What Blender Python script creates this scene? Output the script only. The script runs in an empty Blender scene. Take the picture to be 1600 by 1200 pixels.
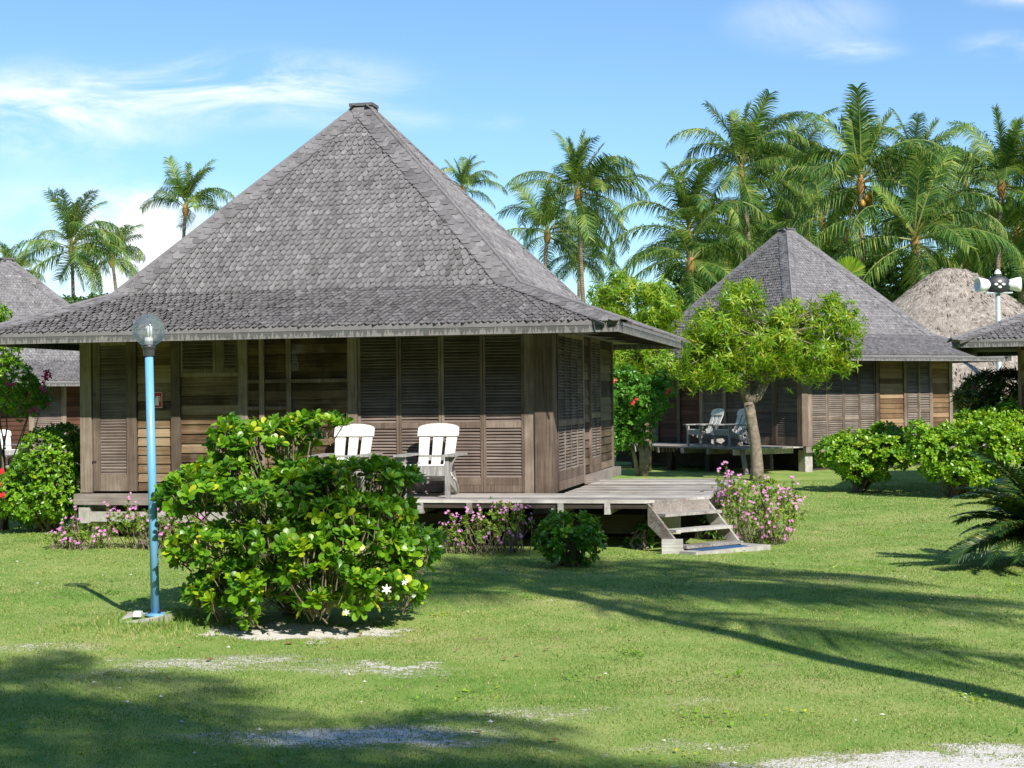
import bpy, math, random
import numpy as np
from math import sin, cos, radians as R, pi
from mathutils import Vector, Matrix

# ------------------------------------------------------------------ scene, camera, light
SC = bpy.context.scene
COL = SC.collection
F, HZ, ROLL, EYE = 2400.0, 622.0, 0.0116, 1.9        # focal length in photo pixels, horizon row, roll, eye height
PITCH = (HZ - 600.0) / F
cam_d = bpy.data.cameras.new('camera')
cam = bpy.data.objects.new('camera', cam_d)
COL.objects.link(cam)
cam_d.sensor_width = 36.0
cam_d.lens = F / 1600.0 * 36.0
cam_d.clip_end = 5000.0
cam.matrix_world = Matrix.Translation((0, 0, EYE)) @ Matrix.Rotation(pi / 2 + PITCH, 4, 'X') @ Matrix.Rotation(-ROLL, 4, 'Z')
SC.camera = cam
SC.view_settings.view_transform = 'Standard'
SC.view_settings.look = 'None'
SC.view_settings.gamma = 1.0
SC.view_settings.exposure = 0.50
SC.cycles.max_bounces = 8
SC.cycles.transparent_max_bounces = 12

SUN_EL = R(38.0)
SUN_H = Vector((0.45, -0.893))                         # horizontal direction towards the sun
sun_d = bpy.data.lights.new('sun', 'SUN')
sun_d.energy = 5.0
sun_d.angle = R(0.53)
sun_d.color = (1.0, 0.94, 0.85)
sun = bpy.data.objects.new('sun', sun_d)
COL.objects.link(sun)
to_sun = Vector((SUN_H.x * cos(SUN_EL), SUN_H.y * cos(SUN_EL), sin(SUN_EL)))
sun.rotation_euler = to_sun.to_track_quat('Z', 'Y').to_euler()
sun.location = (8, -15, 20)


class NT:
    """small helper for node trees"""
    def __init__(self, tree):
        self.t = tree
        tree.nodes.clear()

    def n(self, typ, **kw):
        nd = self.t.nodes.new(typ)
        for k, v in kw.items():
            if k.startswith('i_'):
                nd.inputs[k[2:].replace('_', ' ')].default_value = v
            else:
                setattr(nd, k, v)
        return nd

    def l(self, a, b):
        self.t.links.new(a, b)

    def math(self, op, a, b=None, c=None, clamp=False):
        m = self.n('ShaderNodeMath', operation=op)
        m.use_clamp = clamp
        for i, v in enumerate((a, b, c)):
            if v is None:
                continue
            if hasattr(v, 'links'):
                self.l(v, m.inputs[i])
            else:
                m.inputs[i].default_value = v
        return m.outputs[0]

    def mix(self, fac, a, b, blend='MIX'):
        m = self.n('ShaderNodeMix', data_type='RGBA', blend_type=blend)
        for sock, v in ((m.inputs[0], fac), (m.inputs[6], a), (m.inputs[7], b)):
            if hasattr(v, 'links'):
                self.l(v, sock)
            elif isinstance(v, (int, float)):
                sock.default_value = v
            else:
                sock.default_value = (*v, 1.0)
        return m.outputs[2]

    def noise(self, vec, scale, detail=4.0, rough=0.55, dist=0.0):
        m = self.n('ShaderNodeTexNoise')
        m.inputs['Scale'].default_value = scale
        m.inputs['Detail'].default_value = detail
        m.inputs['Roughness'].default_value = rough
        m.inputs['Distortion'].default_value = dist
        if vec is not None:
            self.l(vec, m.inputs['Vector'])
        return m.outputs['Fac']

    def mapping(self, vec, scale=(1, 1, 1), loc=(0, 0, 0)):
        m = self.n('ShaderNodeMapping')
        m.inputs['Scale'].default_value = scale
        m.inputs['Location'].default_value = loc
        self.l(vec, m.inputs['Vector'])
        return m.outputs[0]

    def ramp(self, fac, stops, interp='LINEAR'):
        m = self.n('ShaderNodeValToRGB')
        m.color_ramp.interpolation = interp
        e = m.color_ramp.elements
        while len(e) < len(stops):
            e.new(0.5)
        for el, (p, c) in zip(e, stops):
            el.position = p
            el.color = (*c, 1.0) if len(c) == 3 else c
        self.l(fac, m.inputs[0])
        return m.outputs[0]

    def smooth(self, v, a, b):
        m = self.n('ShaderNodeMapRange', interpolation_type='SMOOTHSTEP')
        self.l(v, m.inputs[0])
        m.inputs[1].default_value = a
        m.inputs[2].default_value = b
        return m.outputs[0]


world = bpy.data.worlds.new('World')
SC.world = world
world.use_nodes = True
w = NT(world.node_tree)
sky = w.n('ShaderNodeTexSky', sky_type='NISHITA')
sky.sun_disc = False
sky.sun_elevation = SUN_EL
sky.sun_rotation = math.atan2(SUN_H.x, SUN_H.y)
sky.altitude = 0
sky.air_density = 1.0
sky.dust_density = 0.25
sky.ozone_density = 2.6
tc = w.n('ShaderNodeTexCoord')
sep = w.n('ShaderNodeSeparateXYZ')
w.l(tc.outputs['Generated'], sep.inputs[0])
yy = w.math('MAXIMUM', sep.outputs[1], 0.05)
su = w.math('DIVIDE', sep.outputs[0], yy)
sv = w.math('DIVIDE', sep.outputs[2], yy)
cmb = w.n('ShaderNodeCombineXYZ')
w.l(su, cmb.inputs[0])
w.l(sv, cmb.inputs[1])
wisp = w.noise(w.mapping(cmb.outputs[0], (7, 26, 1), (3.1, 0.4, 0)), 1.0, 7.0, 0.62, 0.6)
puff = w.noise(w.mapping(cmb.outputs[0], (10, 17, 1), (1.7, 5.2, 0)), 1.0, 6.0, 0.6, 0.3)


def sky_blob(px, py, rx, ry, strength):
    m = w.mapping(cmb.outputs[0], (F / rx, F / ry, 1), (-(px - 800) / rx, -(HZ - py) / ry, 0))
    ln = w.n('ShaderNodeVectorMath', operation='LENGTH')
    w.l(m, ln.inputs[0])
    return w.math('MULTIPLY', w.smooth(ln.outputs['Value'], 1.0, 0.0), strength)


def add_all(socks):
    s = socks[0]
    for q in socks[1:]:
        s = w.math('ADD', s, q)
    return s


wisps = add_all([sky_blob(380, 130, 360, 80, 1.2), sky_blob(60, 165, 360, 110, 1.2), sky_blob(1330, 82, 130, 28, .6),
                 sky_blob(1580, 78, 110, 34, .55), sky_blob(590, 185, 190, 30, .45), sky_blob(780, 190, 60, 20, .4)])
puffs = add_all([sky_blob(120, 380, 420, 150, 1.5), sky_blob(190, 330, 110, 90, 1.0), sky_blob(1270, 35, 170, 70, .55),
                 sky_blob(220, 195, 140, 50, .6), sky_blob(1590, 0, 100, 30, .8)])
wm = w.math('MULTIPLY', wisps, w.smooth(wisp, .36, .66))
pm = w.math('MULTIPLY', puffs, w.smooth(puff, .30, .62))
cloud = w.math('MULTIPLY', w.math('ADD', wm, pm), 0.80, clamp=True)
skyc = w.mix(1.0, sky.outputs[0], (0.84, 1.03, 1.17), 'MULTIPLY')
cl = w.mix(cloud, skyc, (8.2, 8.5, 9.0))
bg = w.n('ShaderNodeBackground')
bg.inputs['Strength'].default_value = 0.104
w.l(cl, bg.inputs[0])
wo = w.n('ShaderNodeOutputWorld')
w.l(bg.outputs[0], wo.inputs[0])

# ------------------------------------------------------------------ geometry helpers
rng = np.random.default_rng(7)
random.seed(7)


def ray(px, py):
    """direction of a photo pixel, scaled so that the depth along the view axis is 1"""
    dx, dy = px - 800.0, py - 600.0
    x = dx * cos(ROLL) - dy * sin(ROLL)
    y = dx * sin(ROLL) + dy * cos(ROLL)
    v = -y / F
    return np.array([x / F, cos(PITCH) - v * sin(PITCH), sin(PITCH) + v * cos(PITCH)])


def at(px, py, Y):
    d = ray(px, py)
    t = Y / d[1]
    return np.array([d[0] * t, Y, EYE + d[2] * t])


def on_z(px, py, z=0.0):
    d = ray(px, py)
    t = (z - EYE) / d[2]
    return np.array([d[0] * t, d[1] * t, z])


def sstep(x, a, b):
    t = np.clip((np.asarray(x, float) - a) / (b - a), 0, 1)
    return t * t * (3 - 2 * t)


def ground_z(x, y):
    x = np.asarray(x, float)
    y = np.asarray(y, float)
    z = 0.012 * np.sin(x * 1.7 + 0.6 * y) + 0.010 * np.sin(y * 2.3 - x * 0.9)
    z = z + 0.07 * np.exp(-(((x + 3.0) / .55) ** 2 + ((y - 13.35) / .45) ** 2))
    z = z + 0.06 * np.exp(-(((x + 1.85) / .9) ** 2 + ((y - 13.3) / .6) ** 2))
    z = z - 0.36 * sstep(-x, 8, 13) * sstep(y, 29, 38)
    return z


class MB:
    """collects polygons and links them as one mesh object; every face may carry a random value 'rnd'"""
    def __init__(self):
        self.v, self.f, self.r, self.n = [], [], [], 0

    def add(self, v, faces, rnd=None):
        v = np.asarray(v, float)
        groups = {}
        if isinstance(faces, np.ndarray):
            groups[faces.shape[1]] = faces
        else:
            tmp = {}
            for fc in faces:
                tmp.setdefault(len(fc), []).append(fc)
            groups = {k: np.array(q) for k, q in tmp.items()}
        for k, q in groups.items():
            self.f.append(q + self.n)
            if rnd is None:
                self.r.append(np.full(len(q), random.random()))
            elif np.ndim(rnd) == 0:
                self.r.append(np.full(len(q), float(rnd)))
            else:
                self.r.append(np.asarray(rnd, float))
        self.v.append(v)
        self.n += len(v)
        return self

    def box(self, a, b, rnd=None, T=None, j=0.0):
        x0, y0, z0 = a
        x1, y1, z1 = b
        v = np.array([(x0, y0, z0), (x1, y0, z0), (x1, y1, z0), (x0, y1, z0), (x0, y0, z1), (x1, y0, z1), (x1, y1, z1), (x0, y1, z1)], float)
        if j:
            v = v + rng.normal(0, j, v.shape)
        if T is not None:
            v = np.array([T(*p) for p in v])
        return self.add(v, [(0, 3, 2, 1), (4, 5, 6, 7), (0, 1, 5, 4), (1, 2, 6, 5), (2, 3, 7, 6), (3, 0, 4, 7)], rnd)

    def beam(self, p0, p1, w, h, up=(0, 0, 1), rnd=None, w1=None, h1=None):
        p0, p1 = np.asarray(p0, float), np.asarray(p1, float)
        d = p1 - p0
        d /= np.linalg.norm(d)
        u = np.asarray(up, float)
        s = np.cross(d, u)
        s /= np.linalg.norm(s)
        u = np.cross(s, d)
        v = []
        for p, ww, hh in ((p0, w, h), (p1, w1 or w, h1 or h)):
            for a, b in ((-1, -1), (1, -1), (1, 1), (-1, 1)):
                v.append(p + s * a * ww / 2 + u * b * hh / 2)
        return self.add(v, [(3, 2, 1, 0), (4, 5, 6, 7), (0, 1, 5, 4), (1, 2, 6, 5), (2, 3, 7, 6), (3, 0, 4, 7)], rnd)

    def tube(self, pts, rad, n=8, rnd=None, cap=True):
        pts = np.asarray(pts, float)
        m = len(pts)
        rad = np.broadcast_to(np.asarray(rad, float), (m,))
        tan = np.gradient(pts, axis=0)
        tan /= np.linalg.norm(tan, axis=1)[:, None] + 1e-12
        ref = np.array([0, 0, 1.0]) if abs(tan[0][2]) < .9 else np.array([1.0, 0, 0])
        v = []
        for i in range(m):
            s = np.cross(tan[i], ref)
            s /= np.linalg.norm(s) + 1e-12
            u = np.cross(s, tan[i])
            for k in range(n):
                a = 2 * pi * k / n
                v.append(pts[i] + rad[i] * (cos(a) * s + sin(a) * u))
        fs = []
        for i in range(m - 1):
            for k in range(n):
                k2 = (k + 1) % n
                fs.append((i * n + k, i * n + k2, (i + 1) * n + k2, (i + 1) * n + k))
        rr = random.random() if rnd is None else rnd
        self.add(v, fs, rr)
        if cap:
            self.f.append(np.array([list(range(n))[::-1]]) + self.n - len(v))
            self.r.append(np.array([rr]))
            self.f.append(np.array([list(range((m - 1) * n, m * n))]) + self.n - len(v))
            self.r.append(np.array([rr]))
        return self

    def lathe(self, c, prof, n=24, rnd=None):
        v, fs = [], []
        for (r, z) in prof:
            for k in range(n):
                a = 2 * pi * k / n
                v.append((c[0] + r * cos(a), c[1] + r * sin(a), c[2] + z))
        for i in range(len(prof) - 1):
            for k in range(n):
                k2 = (k + 1) % n
                fs.append((i * n + k, i * n + k2, (i + 1) * n + k2, (i + 1) * n + k))
        return self.add(v, fs, rnd)

    def prism(self, poly, z0, z1, rnd=None):
        n = len(poly)
        v = [(x, y, z0) for x, y in poly] + [(x, y, z1) for x, y in poly]
        fs = [tuple(range(n))[::-1], tuple(range(n, 2 * n))]
        fs += [(i, (i + 1) % n, n + (i + 1) % n, n + i) for i in range(n)]
        return self.add(v, fs, rnd)

    def mesh(self, name, mat, smooth=False):
        me = bpy.data.meshes.new(name)
        v = np.concatenate(self.v).astype(np.float32)
        me.vertices.add(len(v))
        me.vertices.foreach_set('co', v.ravel())
        li = np.concatenate([q.ravel() for q in self.f]).astype(np.int32)
        cnt = np.concatenate([np.full(len(q), q.shape[1]) for q in self.f])
        st = np.concatenate([[0], np.cumsum(cnt)[:-1]]).astype(np.int32)
        me.loops.add(len(li))
        me.loops.foreach_set('vertex_index', li)
        me.polygons.add(len(cnt))
        me.polygons.foreach_set('loop_start', st)
        me.update(calc_edges=True)
        at_ = me.attributes.new('rnd', 'FLOAT', 'FACE')
        at_.data.foreach_set('value', np.concatenate(self.r).astype(np.float32))
        me.polygons.foreach_set('use_smooth', np.full(len(cnt), smooth))
        me.materials.append(mat)
        me.update()
        return me

    def build(self, name, mat, parent=None, smooth=False, loc=None):
        return link(name, self.mesh(name, mat, smooth), parent, loc)


def link(name, me, parent=None, loc=None):
    o = bpy.data.objects.new(name, me)
    COL.objects.link(o)
    if parent is not None:
        o.parent = parent
    if loc is not None:
        o.location = [float(q) for q in loc]
    return o


def tag(o, label, cat, group=None, kind=None):
    if label:
        o['label'] = label
    if cat:
        o['category'] = cat
    if group:
        o['group'] = group
    if kind:
        o['kind'] = kind
    return o


def thing(name, label, cat, loc=(0, 0, 0), rz=0.0, group=None):
    o = bpy.data.objects.new(name, None)
    COL.objects.link(o)
    o.location = [float(q) for q in loc]
    o.rotation_euler = (0, 0, rz)
    o.empty_display_size = .2
    return tag(o, label, cat, group)


def kids(o, table):
    return table.get(o.name, [])


def dup(root, loc, rz, label=None, group=None):
    """copy a thing with its parts and sub-parts"""
    table = {}
    for o in COL.objects:
        if o.parent:
            table.setdefault(o.parent.name, []).append(o)
    r = root.copy()
    COL.objects.link(r)
    r.location = [float(q) for q in loc]
    r.rotation_euler = (0, 0, rz)
    if label:
        r['label'] = label
    if group:
        r['group'] = group
    for ch in table.get(root.name, []):
        c = ch.copy()
        COL.objects.link(c)
        c.parent = r
        for g in table.get(ch.name, []):
            d = g.copy()
            COL.objects.link(d)
            d.parent = c
    return r


# ------------------------------------------------------------------ materials
def new_mat(name):
    m = bpy.data.materials.new(name)
    m.use_nodes = True
    return m, NT(m.node_tree)


def finish(t, col, rough=0.7, bump=None, bstr=0.3, bdist=0.01, spec=0.3, metal=0.0, trans=0.0, transcol=None):
    p = t.n('ShaderNodeBsdfPrincipled')
    if hasattr(col, 'links'):
        t.l(col, p.inputs['Base Color'])
    else:
        p.inputs['Base Color'].default_value = (*col, 1)
    if hasattr(rough, 'links'):
        t.l(rough, p.inputs['Roughness'])
    else:
        p.inputs['Roughness'].default_value = rough
    p.inputs['Specular IOR Level'].default_value = spec
    p.inputs['Metallic'].default_value = metal
    if bump is not None:
        b = t.n('ShaderNodeBump')
        b.inputs['Strength'].default_value = bstr
        b.inputs['Distance'].default_value = bdist
        t.l(bump, b.inputs['Height'])
        t.l(b.outputs[0], p.inputs['Normal'])
    out = p.outputs[0]
    if trans > 0:
        tr = t.n('ShaderNodeBsdfTranslucent')
        tcx = transcol if transcol is not None else col
        if hasattr(tcx, 'links'):
            t.l(tcx, tr.inputs[0])
        else:
            tr.inputs[0].default_value = (*tcx, 1)
        mx = t.n('ShaderNodeMixShader')
        mx.inputs[0].default_value = trans
        t.l(out, mx.inputs[1])
        t.l(tr.outputs[0], mx.inputs[2])
        out = mx.outputs[0]
    o = t.n('ShaderNodeOutputMaterial')
    t.l(out, o.inputs[0])


def obj_co(t):
    return t.n('ShaderNodeTexCoord').outputs['Object']


def rnd(t):
    return t.n('ShaderNodeAttribute', attribute_name='rnd').outputs['Fac']


def wood(name, stops, stretch, rough=.8, var=.35, grain=1.0, bstr=.35, stain=None):
    """weathered boards: fibres drawn out along one axis, tone differing from board to board"""
    m, t = new_mat(name)
    co = obj_co(t)
    r = rnd(t)
    off = t.n('ShaderNodeVectorMath', operation='SCALE')
    off.inputs[0].default_value = (7.3, 3.1, 5.7)
    t.l(r, off.inputs['Scale'])
    ad = t.n('ShaderNodeVectorMath', operation='ADD')
    t.l(co, ad.inputs[0])
    t.l(off.outputs[0], ad.inputs[1])
    s = tuple(1.5 * grain if a else 45 * grain for a in stretch)
    fib = t.noise(t.mapping(ad.outputs[0], s), 1.0, 5.0, .65, .4)
    big = t.noise(co, 2.2, 4.0, .6)
    f = t.math('ADD', t.math('MULTIPLY', fib, .55), t.math('MULTIPLY', big, .45))
    f = t.math('ADD', f, t.math('MULTIPLY', t.math('SUBTRACT', r, .5), var))
    c = t.ramp(f, stops)
    if stain is not None:
        st = t.smooth(t.noise(t.mapping(co, (3, 3, 1.2)), 1.6, 5.0, .65), .52, .72)
        c = t.mix(t.math('MULTIPLY', st, stain[1]), c, stain[0])
    finish(t, c, rough, fib, bstr, .006, .25)
    return m


AX, AY, AZ = (1, 0, 0), (0, 1, 0), (0, 0, 1)
M = {}
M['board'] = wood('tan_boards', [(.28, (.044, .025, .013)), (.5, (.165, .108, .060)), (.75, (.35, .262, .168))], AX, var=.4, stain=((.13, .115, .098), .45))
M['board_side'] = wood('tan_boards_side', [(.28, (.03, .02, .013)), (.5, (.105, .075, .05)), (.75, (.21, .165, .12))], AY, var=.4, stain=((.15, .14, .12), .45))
M['orange_board'] = wood('orange_boards', [(.28, (.09, .052, .026)), (.5, (.21, .132, .072)), (.75, (.32, .22, .135))], AY, var=.45)
M['red_board'] = wood('red_brown_boards', [(.3, (.045, .020, .012)), (.7, (.12, .055, .033))], AX, var=.3)
M['post'] = wood('grey_posts', [(.25, (.052, .035, .026)), (.5, (.168, .127, .098)), (.75, (.35, .29, .235))], AZ, var=.25, stain=((.07, .055, .045), .5))
M['slat'] = wood('louvre_slats', [(.25, (.066, .048, .040)), (.5, (.168, .132, .112)), (.75, (.30, .25, .218))], AX, var=.14)
M['slat_side'] = wood('louvre_slats_side', [(.25, (.06, .048, .04)), (.5, (.165, .137, .116)), (.75, (.30, .26, .225))], AY, var=.14)
M['deckwood'] = wood('silver_deck_boards', [(.25, (.13, .115, .10)), (.5, (.34, .32, .29)), (.75, (.56, .54, .50))], AX, var=.35, stain=((.15, .10, .07), .6))
M['beam'] = wood('grey_beams', [(.25, (.07, .055, .045)), (.5, (.20, .17, .15)), (.75, (.36, .32, .29))], AX, var=.2)
M['dark_beam'] = wood('dark_beams', [(.25, (.02, .016, .013)), (.75, (.09, .075, .06))], AX, var=.2)
M['stairwood'] = wood('peeling_stair_boards', [(.3, (.11, .09, .075)), (.5, (.33, .31, .28)), (.7, (.58, .57, .54))], AX, var=.3, stain=((.14, .10, .08), .7))
M['backing'] = wood('shade_dark_backing', [(.3, (.010, .008, .006)), (.7, (.03, .024, .018))], AX, var=.2)  # near black, puts the shade of the louvre gaps into the colour


def mat_shingle():
    m, t = new_mat('weathered_shingles')
    co = obj_co(t)
    r = rnd(t)
    g = t.noise(co, 3.0, 5.0, .6)
    fine = t.noise(co, 55.0, 3.0, .6)
    f = t.math('ADD', t.math('MULTIPLY', r, .55), t.math('ADD', t.math('MULTIPLY', g, .30), .08))
    c = t.ramp(f, [(.15, (.098, .093, .094)), (.45, (.185, .177, .179)), (.7, (.262, .252, .253)), (.97, (.41, .40, .395))])
    c = t.mix(t.math('MULTIPLY', t.smooth(fine, .45, .75), .35), c, (.07, .062, .06))
    streak = t.smooth(t.noise(t.mapping(co, (2.2, 2.2, .5)), 1.3, 5.0, .65), .50, .70)
    c = t.mix(t.math('MULTIPLY', streak, .40), c, (.085, .08, .078))
    lich = t.smooth(t.noise(co, 9.0, 4.0, .7), .68, .76)
    c = t.mix(t.math('MULTIPLY', lich, .5), c, (.42, .41, .38))
    finish(t, c, .8, fine, .4, .006, .3)
    return m


M['shingle'] = mat_shingle()


def mat_fascia():
    m, t = new_mat('weathered_fascia')
    co = obj_co(t)
    sp = t.n('ShaderNodeSeparateXYZ')
    t.l(co, sp.inputs[0])
    teeth = t.noise(t.mapping(co, (30, 30, 2.5)), 1.0, 2.0, .6)
    line = t.math('SUBTRACT', t.math('MULTIPLY', t.math('SUBTRACT', sp.outputs[2], 2.715), 7.0), t.math('MULTIPLY', t.math('SUBTRACT', teeth, .42), 2.6))
    low = t.smooth(line, .06, .0)
    fib = t.noise(t.mapping(co, (2, 2, 40)), 1.0, 4.0, .6)
    c1 = t.ramp(fib, [(.3, (.075, .077, .075)), (.7, (.125, .126, .122))])
    c2 = t.ramp(fib, [(.3, (.17, .162, .155)), (.7, (.25, .24, .228))])
    finish(t, t.mix(low, c1, c2), .75, fib, .3, .005, .3)
    return m


M['fascia'] = mat_fascia()


def leaf(name, stops, rough=.4, trans=.3, spec=.5, vein=True):
    m, t = new_mat(name)
    r = rnd(t)
    co = obj_co(t)
    f = t.math('ADD', r, t.math('MULTIPLY', t.math('SUBTRACT', t.noise(co, 2.0, 2.0), .5), .35))
    c = t.ramp(f, stops)
    tcx = t.mix(1.0, c, (1.5, 1.35, .5), 'MULTIPLY')
    finish(t, c, rough, None, spec=spec, trans=trans, transcol=tcx)
    return m


M['glossy_leaf'] = leaf('glossy_bush_leaves', [(0, (.035, .125, .010)), (.45, (.10, .265, .014)), (.8, (.23, .43, .020)), (.93, (.46, .56, .025)), (1, (.62, .57, .03))], .36, .34, .5)
M['hedge_leaf'] = leaf('hedge_leaves', [(0, (.05, .16, .012)), (.5, (.15, .33, .018)), (.85, (.27, .45, .024)), (1, (.50, .52, .035))], .35, .28, .5)
M['lime_leaf'] = leaf('lime_leaves', [(0, (.06, .165, .012)), (.4, (.175, .335, .018)), (.8, (.33, .46, .028)), (1, (.50, .45, .07))], .4, .40, .45)
M['bright_leaf'] = leaf('bright_leaves', [(0, (.03, .12, .010)), (.5, (.08, .25, .02)), (1, (.17, .36, .03))], .35, .3, .5)
M['dark_leaf'] = leaf('dark_leaves', [(0, (.02, .06, .012)), (.5, (.045, .115, .018)), (1, (.11, .19, .028))], .45, .22, .4)
M['croton_leaf'] = leaf('croton_leaves', [(0, (.02, .05, .012)), (.4, (.05, .13, .016)), (.7, (.22, .26, .02)), (.9, (.35, .17, .05)), (1, (.14, .02, .03))], .35, .25, .5)
M['flower_leaf'] = leaf('herb_leaves', [(0, (.07, .15, .015)), (.5, (.17, .30, .03)), (.85, (.30, .40, .05)), (1, (.36, .27, .12))], .5, .32, .35)
M['palm_leaf'] = leaf('palm_leaflets', [(0, (.028, .085, .022)), (.4, (.085, .175, .030)), (.75, (.18, .275, .048)), (1, (.36, .38, .10))], .5, .28, .25)
M['dry_frond'] = leaf('dry_fronds', [(0, (.10, .055, .022)), (1, (.20, .12, .05))], .7, .2, .2)
M['cycad_leaf'] = leaf('cycad_leaflets', [(0, (.018, .055, .016)), (.6, (.045, .11, .018)), (1, (.17, .18, .03))], .35, .2, .5)
M['rachis'] = leaf('palm_rachis', [(0, (.15, .19, .04)), (1, (.25, .25, .065))], .45, .0, .4)
M['grass'] = leaf('grass_blades', [(0, (.072, .16, .026)), (.36, (.165, .285, .05)), (.68, (.31, .375, .105)), (1, (.55, .47, .28))], .55, .33, .25)


def plain(name, col, rough=.5, spec=.4, metal=0.0, noise=.25, nscale=14.0, trans=0.0, bstr=.15):
    m, t = new_mat(name)
    co = obj_co(t)
    n1 = t.noise(co, nscale, 5.0, .6)
    a = tuple(q * (1 - noise) for q in col)
    b = tuple(min(1, q * (1 + noise)) for q in col)
    c = t.ramp(n1, [(.3, a), (.7, b)])
    finish(t, c, rough, n1, bstr, .004, spec, metal, trans)
    return m


M['petal_pink'] = plain('pink_petals', (.74, .30, .62), .6, .2, noise=.2, nscale=5, trans=.25)
M['petal_white'] = plain('white_petals', (.85, .85, .80), .6, .2, noise=.04, trans=.2)
M['petal_red'] = plain('red_petals', (.75, .03, .05), .6, .2, noise=.2, trans=.2)
M['petal_magenta'] = plain('magenta_petals', (.62, .03, .30), .6, .2, noise=.2, trans=.3)
M['bark'] = plain('grey_bark', (.20, .165, .125), .85, .2, noise=.45, nscale=9, bstr=.6)
M['twig'] = plain('twigs', (.20, .165, .12), .85, .2, noise=.4, nscale=20)
M['coconut_green'] = plain('green_coconuts', (.28, .36, .06), .4, .4, noise=.2, nscale=4)
M['coconut_orange'] = plain('orange_coconuts', (.60, .32, .06), .45, .4, noise=.2, nscale=4)
M['fibre'] = plain('palm_fibre', (.34, .19, .07), .9, .1, noise=.4, nscale=12, bstr=.7)
M['concrete'] = plain('pale_concrete', (.36, .345, .315), .85, .2, noise=.25, nscale=10, bstr=.4)
M['pole_blue'] = plain('blue_paint', (.16, .40, .64), .35, .5, noise=.10, nscale=6)
M['socket'] = plain('dark_socket', (.05, .055, .06), .4, .5, noise=.2)
M['lamp_white'] = plain('bulb_glass', (.86, .86, .84), .3, .5, noise=.02)
M['red_sign'] = plain('red_sign_paint', (.52, .025, .03), .4, .4, noise=.08)
M['white_paint'] = plain('white_sign_paint', (.8, .8, .78), .45, .4, noise=.03)
M['blue_mat'] = plain('blue_mat_pile', (.035, .095, .19), .95, .1, noise=.3, nscale=60, bstr=.6)
M['cream'] = plain('cream_panel', (.50, .49, .36), .6, .3, noise=.1)
M['galv'] = plain('galvanised_pole', (.48, .55, .56), .45, .5, .3, noise=.15)
M['horn'] = plain('white_horn', (.82, .82, .80), .4, .5, noise=.03)
M['black_box'] = plain('black_housing', (.03, .033, .038), .45, .4, noise=.3)
M['coral'] = plain('coral_stones', (.66, .63, .57), .9, .2, noise=.2, nscale=20, bstr=.5)
M['dead_leaf'] = plain('dead_leaves', (.22, .135, .065), .8, .2, noise=.35, nscale=9)
M['hinge'] = plain('rusty_hinge', (.06, .045, .035), .6, .4, .5, noise=.4)


def mat_white_wood():
    m, t = new_mat('worn_white_paint')
    co = obj_co(t)
    wear = t.smooth(t.noise(t.mapping(co, (9, 9, 3)), 1.5, 6.0, .7), .42, .66)
    fib = t.noise(t.mapping(co, (50, 50, 3)), 1.0, 4.0, .6)
    c = t.mix(t.math('MULTIPLY', wear, .75), (.68, .67, .645), t.ramp(fib, [(.3, (.30, .29, .28)), (.7, (.58, .57, .55))]))
    finish(t, c, .6, fib, .25, .004, .3)
    return m


M['white_wood'] = mat_white_wood()


def mat_grey_white():
    m, t = new_mat('grey_weathered_paint')
    co = obj_co(t)
    fib = t.noise(t.mapping(co, (35, 35, 5)), 1.0, 5.0, .65)
    c = t.ramp(fib, [(.3, (.18, .17, .165)), (.55, (.32, .31, .30)), (.75, (.52, .51, .49))])
    finish(t, c, .7, fib, .3, .004, .3)
    return m


M['grey_white'] = mat_grey_white()


def mat_globe():
    m, t = new_mat('smoked_globe')
    co = obj_co(t)
    sp = t.n('ShaderNodeSeparateXYZ')
    t.l(co, sp.inputs[0])
    tr = t.n('ShaderNodeBsdfTransparent')
    band = t.smooth(sp.outputs[2], .02, .06)
    c = t.mix(band, (.92, .93, .93), (.80, .84, .86))
    t.l(c, tr.inputs[0])
    gl = t.n('ShaderNodeBsdfGlossy')
    gl.inputs['Roughness'].default_value = .06
    fr = t.n('ShaderNodeFresnel')
    fr.inputs[0].default_value = 1.5
    df = t.n('ShaderNodeBsdfDiffuse')
    df.inputs[0].default_value = (.30, .36, .40, 1)
    m1 = t.n('ShaderNodeMixShader')
    m1.inputs[0].default_value = .24
    t.l(tr.outputs[0], m1.inputs[1])
    t.l(df.outputs[0], m1.inputs[2])
    m2 = t.n('ShaderNodeMixShader')
    t.l(t.math('MULTIPLY', fr.outputs[0], .6), m2.inputs[0])
    t.l(m1.outputs[0], m2.inputs[1])
    t.l(gl.outputs[0], m2.inputs[2])
    o = t.n('ShaderNodeOutputMaterial')
    t.l(m2.outputs[0], o.inputs[0])
    return m


def mat_pane():
    m, t = new_mat('window_glass')
    tr = t.n('ShaderNodeBsdfTransparent')
    tr.inputs[0].default_value = (.99, .99, .985, 1)
    gl = t.n('ShaderNodeBsdfGlossy')
    gl.inputs['Roughness'].default_value = .02
    fr = t.n('ShaderNodeFresnel')
    fr.inputs[0].default_value = 1.5
    m2 = t.n('ShaderNodeMixShader')
    t.l(t.math('MULTIPLY', fr.outputs[0], .2), m2.inputs[0])
    t.l(tr.outputs[0], m2.inputs[1])
    t.l(gl.outputs[0], m2.inputs[2])
    o = t.n('ShaderNodeOutputMaterial')
    t.l(m2.outputs[0], o.inputs[0])
    return m


M['globe'] = mat_globe()
M['pane'] = mat_pane()


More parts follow.
